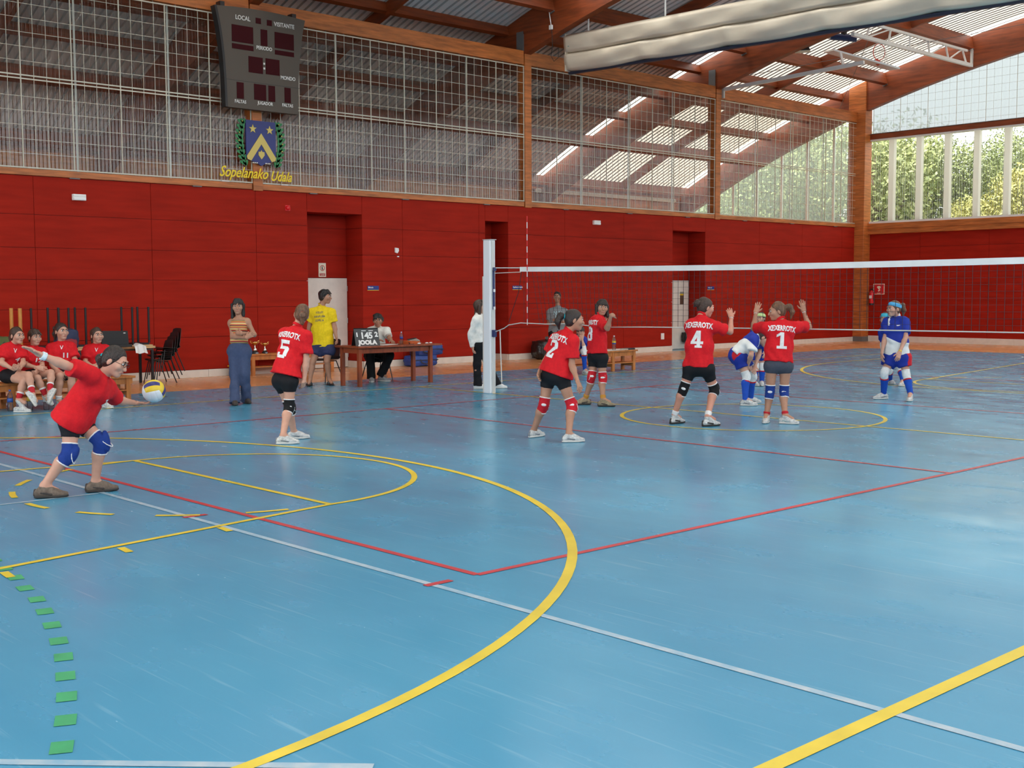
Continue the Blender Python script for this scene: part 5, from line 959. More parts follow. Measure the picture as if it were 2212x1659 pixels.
def raster(txt, h, res, bold, sx):
    """cells of a flat print: a grid of small squares inside the letter outlines"""
    key = (txt, h, res, bold, sx)
    if key in TXT: return TXT[key]
    if txt[0] == '#':
        v = []; tri = []
        for pl in BLOCK[txt[1]]:
            if len(pl) == 2: (x0, y0), (x1, y1) = pl; pl = [(x0, y0), (x1, y0), (x1, y1), (x0, y1)]
            n0 = len(v); v += [(x * h, y * h) for x, y in pl]; tri += [(n0, n0 + i, n0 + i + 1) for i in range(1, len(pl) - 1)]
        v = np.array(v); tri = np.array(tri)
    else:
        me = text_mesh(txt, h * 1.38, bold=bold, extrude=0, sx=sx); me.calc_loop_triangles()
        v = np.array([q.co[:2] for q in me.vertices]); tri = np.array([t.vertices[:] for t in me.loop_triangles]); bpy.data.meshes.remove(me)
    lo = v.min(0); hi = v.max(0); nx, ny = [int(q) + 1 for q in (hi - lo) / res]; gx = lo[0] + res * (np.arange(nx) + .5); gy = lo[1] + res * (np.arange(ny) + .5); ins = np.zeros((nx, ny), bool)
    for t in tri:
        a, b, c = v[t]; i0, i1 = np.searchsorted(gx, min(a[0], b[0], c[0])), np.searchsorted(gx, max(a[0], b[0], c[0])); j0, j1 = np.searchsorted(gy, min(a[1], b[1], c[1])), np.searchsorted(gy, max(a[1], b[1], c[1]))
        if i1 <= i0 or j1 <= j0: continue
        X, Y = np.meshgrid(gx[i0:i1], gy[j0:j1], indexing='ij'); s1 = (b[0] - a[0]) * (Y - a[1]) - (b[1] - a[1]) * (X - a[0]); s2 = (c[0] - b[0]) * (Y - b[1]) - (c[1] - b[1]) * (X - b[0]); s3 = (a[0] - c[0]) * (Y - c[1]) - (a[1] - c[1]) * (X - c[0])
        ins[i0:i1, j0:j1] |= ((s1 >= 0) & (s2 >= 0) & (s3 >= 0)) | ((s1 <= 0) & (s2 <= 0) & (s3 <= 0))
    TXT[key] = (lo - (lo + hi) / 2, ins, res); return TXT[key]
def decal(name, txt, garment, base, parent, c, ex, ey, h, m=None, bold=.02, sx=1., res=.006, curve=0.):
    """print laid on the garment: every cell corner is dropped onto the cloth from outside"""
    lo, ins, res = raster(txt, h, res, bold, sx); ex = nz_(ex); ey = nz_(ey - ex * (ex @ ey)); n = np.cross(ex, ey); me = garment.data
    tree = BVHTree.FromPolygons([v.co for v in me.vertices], [p.vertices[:] for p in me.polygons]); c = A_(c) - base; V_ = {}; vs = []; fs = []
    def vert(i, j):
        if (i, j) in V_: return V_[(i, j)]
        x = lo[0] + i * res; y = lo[1] + j * res - curve * x * x; p = c + ex * x + ey * y + n * .35; hit = tree.ray_cast(Vector(p), Vector(-n), .6); r = None
        if hit[0] is not None: vs.append(tuple(A_(hit[0]) + n * .004)); r = len(vs) - 1
        V_[(i, j)] = r; return r
    for i, j in np.argwhere(ins):
        q = (vert(i, j), vert(i + 1, j), vert(i + 1, j + 1), vert(i, j + 1))
        if None not in q: fs.append(q)
    if not fs: return None
    me2 = bpy.data.meshes.new(name); me2.from_pydata(vs, [], fs); me2.materials.append(m or TRIMW); me2.polygons.foreach_set('use_smooth', [True] * len(fs)); return link(name, me2, parent)
CAMV = A_(CAMP)

def person(key, label, skin='fair', hair='brown', style='pony', shirt='tee', scol=None, sleeve=.72, hem=.02, fat=1., pants='tight', pcol=None, plen=.4, pads=None, pad_patch=False, socks=None, sockt=(.80, 1.0), shoe=None, sole=None, number=None, back=True, name_txt=None, chest=None, band=None, curl=.5, face=True, spread=1., patmat=None, pat=None, palm=None, male=False, group=None, extra=None, thumb=None, padfront=True, tie=None, accent=None, headk=1.08, flare=0.):
    d = {k: (A_(v) if isinstance(v, list) else v) for k, v in PD[key].items()}; s = d['S']; Zu = A_((0, 0, 1.))
    base = (d['anL'] + d['anR']) / 2; base[2] = 0.
    P = empty('person', tuple(base), 0, label, 'person', group)
    J = d; eL = nz_(J['shL'] - J['shR']); hL = nz_(J['hipL'] - J['hipR']); upT = nz_(J['nb'] - J['pv']); fT = nz_(np.cross(eL, upT)); eL = nz_(np.cross(upT, fT)); hL = nz_(hL - upT * (hL @ upT)); fH = nz_(np.cross(hL, upT))
    Ft = nz_(J['face']); hu = nz_(J.get('hup', Zu)); hu = nz_(hu - Ft * (hu @ Ft)); lat = np.cross(hu, Ft); hc = J['head']; so_ = s; 
    sh_mid = (J['shL'] + J['shR']) / 2; T = J['nb'] - J['pv']; tl = np.linalg.norm(T)
    def pt(f): return J['pv'] + T * f
    def pts_(o, r0=0.): pass
    def torso(F, o, waist=.078, hemf=None, k=.05):
        c1 = pt(.74); c2 = pt(.36); w = 1.36 * fat
        F.cone(c1, c2, (.098 + (.01 if male else 0)) * s + o, waist * s * fat + o, k, eL, w); F.cone(c2, J['pv'] + T * .04, waist * s * fat + o, .100 * s * fat + o, k, hL, 1.36)
        for q in ('shL', 'shR'): F.cone(J['nb'] - upT * .055, J[q] - upT * .045, .046 * s + o * .6, .044 * s + o * .8, k); F.cone(pt(.70), J[q] - upT * .055, .075 * s + o, .050 * s + o, k)
        if not male: 
            for q in (-1, 1): F.ell(pt(.66) + eL * q * .065 * s + fT * .075 * s, (eL, upT, fT), (.055 * s + o, .055 * s + o, .042 * s + o), .05)
    def limb_dir(a, b): return nz_(J[b] - J[a])
    sd = {'L': 1., 'R': -1.}; kf = {}; fd = {}
    for k in 'LR':
        t = J['ft' + k] - J['an' + k]; fd[k] = nz_(t); h = nz_(A_((t[0], t[1], 0)))
        if J['an' + k][2] < .2: fd[k] = h
        m_ = (J['hip' + k] + J['an' + k]) / 2; v = J['kn' + k] - m_; ax_ = nz_(J['hip' + k] - J['an' + k]); v = v - ax_ * (v @ ax_); f2 = fd[k] - ax_ * (fd[k] @ ax_)
        kf[k] = nz_(v * 6 + nz_(f2) * .25) if np.linalg.norm(v) > .06 and v @ f2 > 0 else nz_(f2)
    def leg(F, k, o=0., k_=.03, shin=True):
        F.cone(J['hip' + k], J['kn' + k], .083 * s * fat + o, .051 * s + o, k_)
        if shin:
            a, b = J['kn' + k], J['an' + k]; c = a + (b - a) * .30 - kf[k] * .010 * s
            F.cone(a, c, .049 * s + o, .052 * s + o, k_); F.cone(c, b, .052 * s + o, .034 * s + o, k_)
    # ---- body, one skin surface: trunk and limbs, finer head and hands
    B = Field(); torso(B, 0.)
    B.cone(J['hipL'], J['hipR'], .088 * s * fat, .088 * s * fat, .05)
    for q in 'LR': B.cone(J['pv'] - upT * .02, J['hip' + q], .09 * s, .085 * s, .05)
    for k in 'LR':
        leg(B, k); B.cone(J['an' + k], J['an' + k] + fd[k] * .10 * s + A_((0, 0, -.045)) * (1 if J['an' + k][2] < .2 else .6), .034 * s, .028 * s, .03)
        e = J['el' + k]; a = J['sh' + k]; w = J['wr' + k]; mid = e + (w - e) * .25
        mus = 1.15 if male else 1.; B.cone(a - upT * .03, e, .043 * s * mus, .035 * s * mus, .03); B.cone(e, mid, .034 * s * mus, .0365 * s * mus, .03); B.cone(mid, w, .0365 * s * mus, .0235 * s, .03)
    nk = hc - hu * .055 * s - Ft * .015; B.cone(J['nb'] - upT * .01, nk, .052 * s * (1.1 if male else 1), .046 * s * (1.12 if male else 1), .03)
    parts = [B.mesh(.0125)]
    s = so_ * headk
    H = Field(); H.cone(J['nb'] + (nk - J['nb']) * .35, nk, .048 * s, .046 * s * (1.1 if male else 1), .02)
    H.ell(hc + hu * .026 * s - Ft * .014 * s, (lat, Ft, hu), (.074 * s, .094 * s, .086 * s), .03)
    H.ell(hc - hu * .035 * s + Ft * .022 * s, (lat, Ft, hu), (.058 * s, .068 * s, .070 * s), .03)
    H.ell(hc - hu * .092 * s + Ft * .058 * s, (lat, Ft, hu), (.028 * s, .024 * s, .020 * s), .03)
    H.cone(hc + hu * .012 * s + Ft * .084 * s, hc - hu * .030 * s + Ft * .104 * s, .009 * s, .0135 * s, .014)
    H.cone(hc + hu * .028 * s + Ft * .080 * s + lat * .04 * s, hc + hu * .028 * s + Ft * .080 * s - lat * .04 * s, .011 * s, .011 * s, .02)
    H.cone(hc - hu * .060 * s + Ft * .083 * s + lat * .017 * s, hc - hu * .060 * s + Ft * .083 * s - lat * .017 * s, .010 * s, .010 * s, .012)
    for q in (-1, 1):
        H.ell(hc + lat * q * .033 * s + hu * .008 * s + Ft * .098 * s, (lat, Ft, hu), (.021 * s, .020 * s, .014 * s), .016, True)
        H.ell(hc + lat * q * .046 * s - hu * .022 * s + Ft * .06 * s, (lat, Ft, hu), (.024 * s, .026 * s, .024 * s), .03)
        H.ell(hc + lat * q * .076 * s - hu * .008 * s - Ft * .012 * s, (lat, nz_(Ft - hu * .2), hu), (.009 * s, .019 * s, .031 * s), .006)
    parts.append(H.mesh(.0058))
    s = so_
    for k in 'LR':
        w = J['wr' + k]; hd = nz_(J['ht' + k] - w); tr = palm.get(k) if palm else None
        n = nz_(tr) if tr is not None else nz_(pt(.2) - w); n = nz_(n - hd * (n @ hd)); la = np.cross(hd, n); ref = fT * .6 + nz_(hc - w) * .4 if thumb is None or k not in thumb else A_(thumb[k])
        if la @ ref < 0: la = -la
        Hh = Field(); Hh.cone(J['el' + k] + (w - J['el' + k]) * .8, w, .027 * s, .0235 * s, .01); Hh.cone(w, w + hd * .082 * s, .0175 * s, .0165 * s, .012, la, 2.15)
        cu = curl.get(k, .5) if isinstance(curl, dict) else curl
        for i, (o, L) in enumerate(((.029, .066), (.010, .076), (-.010, .070), (-.028, .055))):
            b0 = w + hd * (.078 - .004 * abs(i - 1)) * s + la * o * s; d1 = nz_(hd + la * o * 3.5 * spread + n * cu * .55); d2 = nz_(hd + la * o * 3 * spread + n * cu * 1.7); d3 = nz_(hd * (1 - .45 * cu) + n * cu * 2.3 + la * o * 2 * spread)
            b1 = b0 + d1 * L * .45 * s; b2 = b1 + d2 * L * .32 * s; Hh.cone(b0, b1, .0098 * s, .0088 * s, .004); Hh.cone(b1, b2, .0088 * s, .0082 * s, .003); Hh.cone(b2, b2 + d3 * L * .26 * s, .0082 * s, .0070 * s, .003)
        b0 = w + hd * .028 * s + la * .028 * s; b1 = b0 + nz_(hd * .7 + la * .75 + n * .25) * .038 * s; Hh.cone(b0, b1, .0125 * s, .0105 * s, .008); Hh.cone(b1, b1 + nz_(hd * .9 + la * .45 + n * .35 * cu) * .030 * s, .0102 * s, .0080 * s, .003)
        parts.append(Hh.mesh(.0042))
    link('body', np_mesh('body', parts, SKIN[skin], base), P)
    s = so_ * headk
    # ---- hair
    hm = HAIRC[hair]; R = Field(); hk = .02
    R.ell(hc + hu * .032 * s - Ft * .020 * s, (lat, Ft, hu), (.083 * s, .098 * s, .093 * s), hk); nape = hc - hu * .055 * s - Ft * .065 * s
    R.ell(hc - hu * .022 * s - Ft * .050 * s, (lat, Ft, hu), (.070 * s, .055 * s, .062 * s), .03)
    cut = [(hc + hu * .065 * s + Ft * .070 * s, Ft * .85 - hu * .56)]
    if style == 'crop': cut = [(hc + hu * .062 * s + Ft * .060 * s, Ft * .80 - hu * .62)]
    hp = [R.mesh(.0065 * max(s, .95), cut, .003, 5)]; X = Field(); bk_ = -Ft
    if tie is None: tie = hu * .25
    if style == 'pony':
        a = hc + hu * .035 * s + bk_ * .105 * s; b = a + bk_ * .055 * s + hu * .005; X.cone(a - bk_ * .02, b, .024 * s, .034 * s, .02); X.cone(b, b + bk_ * .03 * s - Zu * .07 * s, .036 * s, .034 * s, .02); X.cone(b + bk_ * .03 * s - Zu * .07 * s, b + bk_ * .015 * s - Zu * .15 * s, .034 * s, .012 * s, .02)
    elif style == 'low':
        a = hc - hu * .005 * s + bk_ * .10 * s; X.cone(a - bk_ * .02, a + bk_ * .03 * s - Zu * .02 * s, .026 * s, .034 * s, .02); X.cone(a + bk_ * .03 * s - Zu * .02 * s, a + bk_ * .025 * s - Zu * .11 * s, .036 * s, .022 * s, .02)
    elif style == 'bun':
        a = hc + hu * .04 * s + bk_ * .12 * s; X.ell(a, (lat, Ft, hu), (.046 * s, .045 * s, .046 * s), .01)
        for i in range(7): v = nz_(RNG.normal(size=3) + bk_ * .8); X.cone(a, a + v * .065 * s, .018, .005, .01)
    elif style in ('long', 'bob'):
        L = .155 if style == 'long' else .125
        for q in (-1, -.5, 0, .5, 1): t = math.pi * (.5 + .5 * abs(q)); c = lat * q * .074 * s + bk_ * (.070 * (1 - abs(q)) + .004) * s; X.cone(hc + c + hu * .02 * s, hc + c * 1.08 - Zu * L * s, .030 * s, .024 * s, .025)
    elif style == 'mop':
        for i in range(26):
            v = nz_(RNG.normal(size=3) + hu * .7 - Ft * .25); X.ell(hc + hu * .035 * s - Ft * .01 + v * .078 * s, (lat, Ft, hu), (.030 * s,) * 3, .02)
    if style in ('long', 'bob', 'mop', 'fringe', 'swept') and style != 'long2':
        for q in (-.6, -.2, .2, .6): X.cone(hc + hu * .098 * s + Ft * .035 * s + lat * q * .05 * s, hc + hu * (.045 if style != 'swept' else .052) * s + Ft * .086 * s + lat * q * .085 * s, .022 * s, .012 * s, .02)
    if style == 'swept':
        for q in (-1, 1): X.cone(hc + lat * q * .06 * s + hu * .05 * s, hc + lat * q * .076 * s - hu * .03 * s - Ft * .02 * s, .028 * s, .014 * s, .02)
    if X.p: hp.append(X.mesh(.0068, (), .004, 9))
    hair_o = link('hair', np_mesh('hair', hp, hm, base), P)
    if style in ('pony', 'low', 'bun') and band:
        a = hc + (hu * .035 if style != 'low' else hu * -.005) * s + bk_ * .108 * s; q = Field(); q.cone(a, a + bk_ * .016, .030 * s, .030 * s, .004, None, 1, True, True); link('hair_tie', np_mesh('hair_tie', [q.mesh(.006)], band, base), P)
    # ---- face details
    if face:
        for q in (-1, 1):
            c = hc + lat * q * .032 * s + hu * .010 * s + Ft * .0835 * s - base; eo = put('eye', EYE_ME, P, c, (lat, Ft, hu), (.0165 * s, .009 * s, .0085 * s)); io = link('iris', IRIS_ME, eo); io.matrix_local = Matrix.Translation((0, .75, 0)) @ Matrix.Diagonal((.52, .5, .95, 1))
            b = Field(); b.cone(hc + lat * q * .016 * s + hu * .030 * s + Ft * .0945 * s, hc + lat * q * .048 * s + hu * .033 * s + Ft * .082 * s, .0055 * s, .0040 * s, .002); link('eyebrow', np_mesh('eyebrow', [b.mesh(.0035)], hm, base), P)
        put('mouth', LIP_ME, P, hc - hu * .061 * s + Ft * .0915 * s - base, (lat, Ft, hu), (.021 * s, .0055 * s, .0065 * s))
    s = so_
    # ---- upper garment
    o = .028 if shirt in ('tee', 'polo', 'long') else .008
    G = Field(); neckd = nz_(nk - J['nb'])
    if shirt == 'tank':
        G.cone(pt(.85), pt(.36), .106 * s, .090 * s, .05, eL, 1.34, True); G.cone(pt(.36), J['pv'] + T * (.15 - hem), .090 * s, .108 * s, .05, hL, 1.38, False, True)
        for q in (-1, 1): G.ell(pt(.66) + eL * q * .062 * s + fT * .078 * s, (eL, upT, fT), (.068 * s, .068 * s, .054 * s), .05)
        for q in (-1, 1): G.cone(pt(.76) + eL * q * .085 * s + fT * .09 * s, pt(1.0) + eL * q * .075 * s, .011, .011, .01); G.cone(pt(1.0) + eL * q * .075 * s, pt(.76) + eL * q * .07 * s - fT * .09 * s, .011, .011, .01)
    else:
        w = 1.40 * fat; wb_ = (.095 * s * fat + o) if not male else (.108 * s + o)
        G.cone(pt(.76), pt(.36), .098 * s + o, wb_, .05, eL, w); G.cone(pt(.36), J['pv'] - upT * hem, wb_, .112 * s * fat + o + flare, .05, nz_(hL + eL), 1.44, False, True)
        hemcut = []
        if flare > 0:
            hemcut = [(J['pv'] - upT * hem, -upT)]
            for q in 'LR': G.cone(pt(.2), J['hip' + q] + upT * .01, .10 * s + o, .088 * s + o + .022, .05)
        for q in 'LR':
            k = 'sh' + q; G.cone(J['nb'] - upT * .058, J[k] - upT * .045, .047 * s + .016, .044 * s + .020, .05); G.cone(pt(.68), J[k] - upT * .055, .085 * s + o * .7, .052 * s + o * .7, .05)
            a = J[k] - upT * .03; e = J['el' + q]
            if shirt == 'long': G.cone(a, e, .050 * s + .012, .046 * s + .012, .03); G.cone(e, J['wr' + q] + (e - J['wr' + q]) * .04, .046 * s + .012, .034 * s + .01, .03, None, 1, False, True)
            else: G.cone(a, a + (e - a) * sleeve, .052 * s + .018, .062 * s + .020, .04, None, 1, False, True)
        if not male:
            for q in (-1, 1): G.ell(pt(.66) + eL * q * .06 * s + fT * .08 * s, (eL, upT, fT), (.060 * s + o * .6, .058 * s, .045 * s + o * .5), .05)
    smat = patmat or scol; SH = link('shirt', np_mesh('shirt', [G.mesh(.0120, hemcut if shirt != 'tank' else (), .0060 if shirt != 'tank' else .001, hash(key) % 97 if False else sum(map(ord, key)))], smat, base, True, (lambda v: pat(v, d, base, upT, fT, eL)) if pat else None), P)
    if shirt in ('polo', 'tee', 'long'):
        C_ = Field(); nb = J['nb'] - neckd * .005; C_.cone(nb, nb + neckd * (.034 if shirt == 'polo' else .018), .066 * s * (1.08 if male else 1), .058 * s * (1.08 if male else 1), .01, None, 1, True, True); link('collar', np_mesh('collar', [C_.mesh(.006)], extra['collar'] if extra and 'collar' in extra else scol, base), P)
    # ---- lower garment
    L = Field(); po = {'tight': .008, 'loose': .030, 'trousers': .022, 'flared': .014}[pants]
    L.cone(J['pv'] + T * .12, J['pv'] - upT * .01, .084 * s * fat + po, .098 * s * fat + po, .04, hL, 1.36, True); L.cone(J['hipL'], J['hipR'], .088 * s * fat + po, .088 * s * fat + po, .05)
    for k in 'LR':
        a, b, c = J['hip' + k], J['kn' + k], J['an' + k]; L.cone(J['pv'] - upT * .02, a, .092 * s + po, .086 * s + po, .05)
        if pants in ('tight', 'loose'):
            e = a + (b - a) * plen; r0 = .084 * s * fat + po; r1 = (.084 + (.051 - .084) * plen) * s + po + (.012 if pants == 'loose' else 0); L.cone(a, e, r0, r1, .03, None, 1, False, True)
        else:
            L.cone(a, b, .084 * s * fat + po, .056 * s + po, .03); m_ = b + (c - b) * .5; L.cone(b, m_, .056 * s + po, .052 * s + po, .03); e = c + nz_(c - b) * .035; L.cone(m_, e, .052 * s + po, (.052 * s + po) * (1.25 if pants == 'flared' else 1.12), .03, None, 1, False, True)
    pm = pcol; link('shorts' if pants in ('tight', 'loose') else 'trousers', np_mesh('legwear', [L.mesh(.0115, [(J['pv'] - upT * (hem - .045), upT)] if pants in ('tight', 'loose') and min(nz_(J['hip' + q] - J['kn' + q]) @ upT for q in 'LR') > .86 else (), .0 if pants == 'tight' else .005, 3)], pm, base, True, extra['ppat'](d, base, upT, fT, hL) if extra and 'ppat' in extra else None), P)
    # ---- knee pads, socks, shoes
    for k in 'LR':
        a, b, c = J['hip' + k], J['kn' + k], J['an' + k]; u = nz_(a - b); v = nz_(c - b)
        if pads:
            K = Field(); ra, rb = .060 * s + .006, .053 * s + .008; K.cone(b, b + u * .085 * s, .053 * s + .007, ra, .02, None, 1, False, True); K.cone(b, b + v * .095 * s, .053 * s + .007, rb, .02, None, 1, False, True)
            if padfront: K.ell(b + kf[k] * .044 * s, (kf[k], u, np.cross(kf[k], u)), (.032 * s, .078 * s, .050 * s), .012)
            ko = link('knee_pad', np_mesh('knee_pad', [K.mesh(.008)], PADS[pads], base), P)
            if pads != 'white':
                for q, r in ((u * .080 * s, ra), (v * .090 * s, rb)):
                    Q = Field(); e = nz_(q); Q.cone(b + q, b + q + e * .013, r + .003, r + .003, .004, None, 1, True, True); link('trim', np_mesh('trim', [Q.mesh(.0062)], TRIMW, base), ko)
                if padfront:
                    Q = Field(); x = nz_(np.cross(kf[k], u)); pr = None
                    for i in range(13):
                        t = 2 * math.pi * i / 12; q = b + kf[k] * (.038 + .012 * math.cos(t) ** 2) * s + u * .070 * s * math.cos(t) + x * .054 * s * math.sin(t)
                        if pr is not None: Q.cone(pr, q, .005, .005, .003)
                        pr = q
                    link('pad_piping', np_mesh('pad_piping', [Q.mesh(.006)], TRIMW, base), ko)
            if pad_patch:
                cv = CAMV - b; cv = nz_(cv - u * (cv @ u)); x = np.cross(cv, u); Q = Field(); Q.ell(b + cv * .060 * s, (cv, u, x), (.010, .019, .032), .004); qo = link('oval_patch', np_mesh('oval_patch', [Q.mesh(.0055)], TRIMW, base), ko)
        if socks:
            t0, t1 = sockt; Q = Field(); p0 = b + (c - b) * t0; r0 = (.052 if t0 < .5 else .040) * s + .008; 
            if t0 < .4: m_ = b + (c - b) * .32 - kf[k] * .010 * s; Q.cone(p0, m_, .054 * s + .006, .056 * s + .006, .02, None, 1, True); Q.cone(m_, c, .055 * s + .006, .037 * s + .006, .02)
            else: Q.cone(p0, c, r0, .040 * s, .02, None, 1, True)
            so = link('sock', np_mesh('sock', [Q.mesh(.0085)], socks, base), P)
            if extra and 'socktop' in extra: q = Field(); u2 = nz_(c - b); q.cone(p0, p0 + u2 * .025, .054 * s + .012 if t0 < .4 else r0 + .003, .055 * s + .012 if t0 < .4 else r0 + .003, .004, None, 1, True, True); link('sock_band', np_mesh('sock_band', [q.mesh(.007)], extra['socktop'], base), so)
        f = fd[k]; dn = -Zu if c[2] < .2 else nz_(v - f * (v @ f)); gz = c + dn * (c[2] if c[2] < .2 else .075 * s); sidev = nz_(np.cross(f, dn)); heel = gz - f * .045 * s; ball = gz + f * .105 * s; toe = gz + f * .165 * s
        if shoe != 'sandal':
            Sx = Field(); up_ = -dn; Sx.cone(heel + up_ * .045 * s, gz + f * .05 * s + up_ * .045 * s, .038 * s, .037 * s, .02, up_, 1.05); Sx.cone(gz + f * .05 * s + up_ * .045 * s, ball + up_ * .034 * s, .038 * s, .040 * s, .02, up_, .85); Sx.cone(ball + up_ * .034 * s, toe + up_ * .030 * s, .040 * s, .030 * s, .02, up_, .80); Sx.cone(c + dn * .012, gz + f * .085 * s + up_ * .058 * s, .042 * s, .030 * s, .03)
            sm, sl = (shoe if isinstance(shoe, tuple) else (shoe, sole)); so = link('shoe', np_mesh('shoe', [Sx.mesh(.0075, [(c + up_ * .018, up_), (gz + up_ * .010, dn)])], sm, base), P)
            Q = Field(); Q.cone(heel + up_ * .014, ball + up_ * .014, .041 * s, .046 * s, .01, up_, .5); Q.cone(ball + up_ * .014, toe + up_ * .017, .046 * s, .033 * s, .01, up_, .5); link('sole', np_mesh('sole', [Q.mesh(.0075, [(gz + up_ * .001, dn), (gz + up_ * .030, up_)])], sl, base), so)
            la_ = Field()
            for q in (.03, .055, .08): la_.cone(gz + f * q * s + up_ * (.092 - q * .36) * s + sidev * .018, gz + f * q * s + up_ * (.092 - q * .36) * s - sidev * .018, .005, .005, .002)
            if accent:
                ac = Field()
                for q in (-1, 1): ac.cone(gz - f * .02 * s + up_ * .050 * s + sidev * q * .034 * s, gz + f * .06 * s + up_ * .036 * s + sidev * q * .036 * s, .010 * s, .012 * s, .004); ac.cone(gz + f * .06 * s + up_ * .036 * s + sidev * q * .036 * s, gz + f * .075 * s + up_ * .058 * s + sidev * q * .024 * s, .010 * s, .008 * s, .004)
                ac.cone(heel - f * .030 * s + up_ * .03 * s, heel - f * .026 * s + up_ * .07 * s, .016 * s, .014 * s, .004); link('side_stripe', np_mesh('side_stripe', [ac.mesh(.0062)], accent, base), so)
            link('laces', np_mesh('laces', [la_.mesh(.0055)], TRIMW if sm in (SHOEW,) else SOLED, base), so)
        else:
            up_ = -dn; Q = Field(); Q.cone(heel + up_ * .010, ball + up_ * .010, .040 * s, .046 * s, .01, up_, .35); Q.cone(ball + up_ * .01, toe + up_ * .010, .046 * s, .032 * s, .01, up_, .35); so = link('sandal', np_mesh('sandal', [Q.mesh(.007, [(gz + up_ * .001, dn)])], BLACK, base), P)
            for q, r, hz in ((.015, .046, .066), (.085, .048, .040)):
                Q = Field(); pr = None
                for i in range(9):
                    t = math.pi * i / 8; w_ = gz + f * q * s + sidev * r * s * math.cos(t) + up_ * (.012 + hz * math.sin(t)) * s
                    if pr is not None: Q.cone(pr, w_, .009, .009, .004)
                    pr = w_
                link('strap', np_mesh('strap', [Q.mesh(.007)], BLACK, base), so)
    # ---- printing on the shirt
    nd = -1 if back else 1; ex = eL * (-1 if back else 1) * (1 if back else 1)
    if back: ex = np.cross(upT, -fT)
    else: ex = np.cross(upT, fT)
    if number:
        if back: decal('number', '#' + number, SH, base, P, pt(.50), ex, upT, .22 * s, bold=.010, sx=1.0)
        else: decal('number', number, SH, base, P, pt(.58) + eL * .06, ex, upT, .075 * s, bold=.003)
    if name_txt: decal('back_name', name_txt, SH, base, P, pt(.79), ex, upT, .070 * s, bold=.0035, sx=.66, res=.005, curve=.45)
    if chest:
        for t, f_, h_, m_, off in chest: decal('chest_print', t, SH, base, P, pt(f_) + eL * off, np.cross(upT, fT), upT, h_, m_, bold=.001, sx=.9, res=.005)
    return P, d, base

# ------------------------------------------------------------------ the cast
XX = 'XEXERROTX'
RS = dict(scol=SHRED, shirt='polo')
AGR = mat('grey shoe accent', (.20, .21, .22), .6); ATE = mat('teal grey shoe accent', (.30, .40, .40), .6)
T_ = lambda c: cloth_mat('hair tie %s' % (c,), c)
TEAL = T_((.02, .42, .50)); HT_RED = T_((.5, .02, .02))
FWv = A_(FW); FWh = nz_(A_((FW[0], FW[1], 0))); RTv = A_(RT)
def ring_on(P, d, base, j0, j1, t, r, m, name='wristband', w=.02):
    a = d[j1] + (d[j0] - d[j1]) * t; u = nz_(d[j0] - d[j1]); q = Field(); q.cone(a, a + u * w, r, r, .004, None, 1, True, True); link(name, np_mesh(name, [q.mesh(.0055)], m, base), P)
P, d, b = person('server', 'person in red shirt with blue knee pads bending to serve the ball', 'fair', 'dark', 'low', hem=.062, fat=1.0, flare=.018, pcol=SHBLK, plen=.50, pads='blue', shoe=(SHOEB, SOLED), accent=SHOED, number='7', back=False, curl={'L': .35, 'R': .15}, band=TEAL, palm={'L': (0, 0, 1.), 'R': (0, -.2, -1.)}, sleeve=.80, **RS)
ring_on(P, d, b, 'elR', 'wrR', .12, .036, cloth_mat('pale wristband', (.62, .72, .74)), w=.04); ring_on(P, d, b, 'elL', 'wrL', .10, .029, BLACK, 'cord_bracelet', .006)
decal('chest_label', 'I', bpy.data.objects[[c.name for c in P.children if c.name.startswith('shirt')][0]], b, P, d['pv'] + (d['nb'] - d['pv']) * .82 + nz_(d['shR'] - d['shL']) * .02, -nz_(d['shL'] - d['shR']), nz_(d['nb'] - d['pv']), .06, TRIMW, .002, 3.)
gl = Field(); hc = d['head']; Ft = nz_(d['face']); hu = nz_(d['hup'] - Ft * (nz_(d['hup']) @ Ft)); la = np.cross(hu, Ft)
for q in (-1, 1):
    c = hc + la * q * .033 + hu * .008 + Ft * .110; pr = None
    for i in range(13):
        t = 2 * math.pi * i / 12; p = c + la * .024 * math.cos(t) + hu * .017 * math.sin(t)
        if pr is not None: gl.cone(pr, p, .0028, .0028, .001)
        pr = p
    gl.cone(c + la * q * .024, hc + la * q * .080 - Ft * .01 + hu * .01, .0028, .0028, .001)
link('eyeglasses', np_mesh('eyeglasses', [gl.mesh(.0035)], BLACK, b), P)
SERVER = d
person('p5', 'person in red shirt number 5 with one black knee pad seen from behind', 'fair', 'light', 'low', flare=.012, pcol=SHBLK, plen=.42, pads='black', pad_patch=True, shoe=(SHOEW, SOLEW), accent=AGR, number='5', name_txt=XX, hem=-.02, curl=.5, band=HT_RED, face=True, **RS)
STR = pat_mat('striped knit', [(0, (.62, .36, .16)), (.22, (.45, .05, .03)), (.40, (.70, .48, .12)), (.52, (.08, .06, .07)), (.66, (.50, .06, .03)), (.84, (.72, .55, .22))], stripe=.085)
P, d, b = person('striped', 'person in striped orange sleeveless top and blue sweatpants with crossed arms', 'tan', 'black', 'long', shirt='tank', scol=STR, patmat=STR, pat=lambda v, d, b, u, f, e: (v - d['pv']) @ u + 2., hem=.0, pants='trousers', pcol=cloth_mat('blue grey sweatpants', (.055, .075, .145)), shoe=(SHOED, SOLED), curl=.3, palm={'L': -A_((-.73, .68, 0)) * -1, 'R': (-.73, .68, 0)}, thumb={'L': (0, 0, 1), 'R': (0, 0, 1)})
YSH = cloth_mat('yellow tee', (.80, .56, .012)); INK = mat('dark ink', (.10, .09, .13), .8)
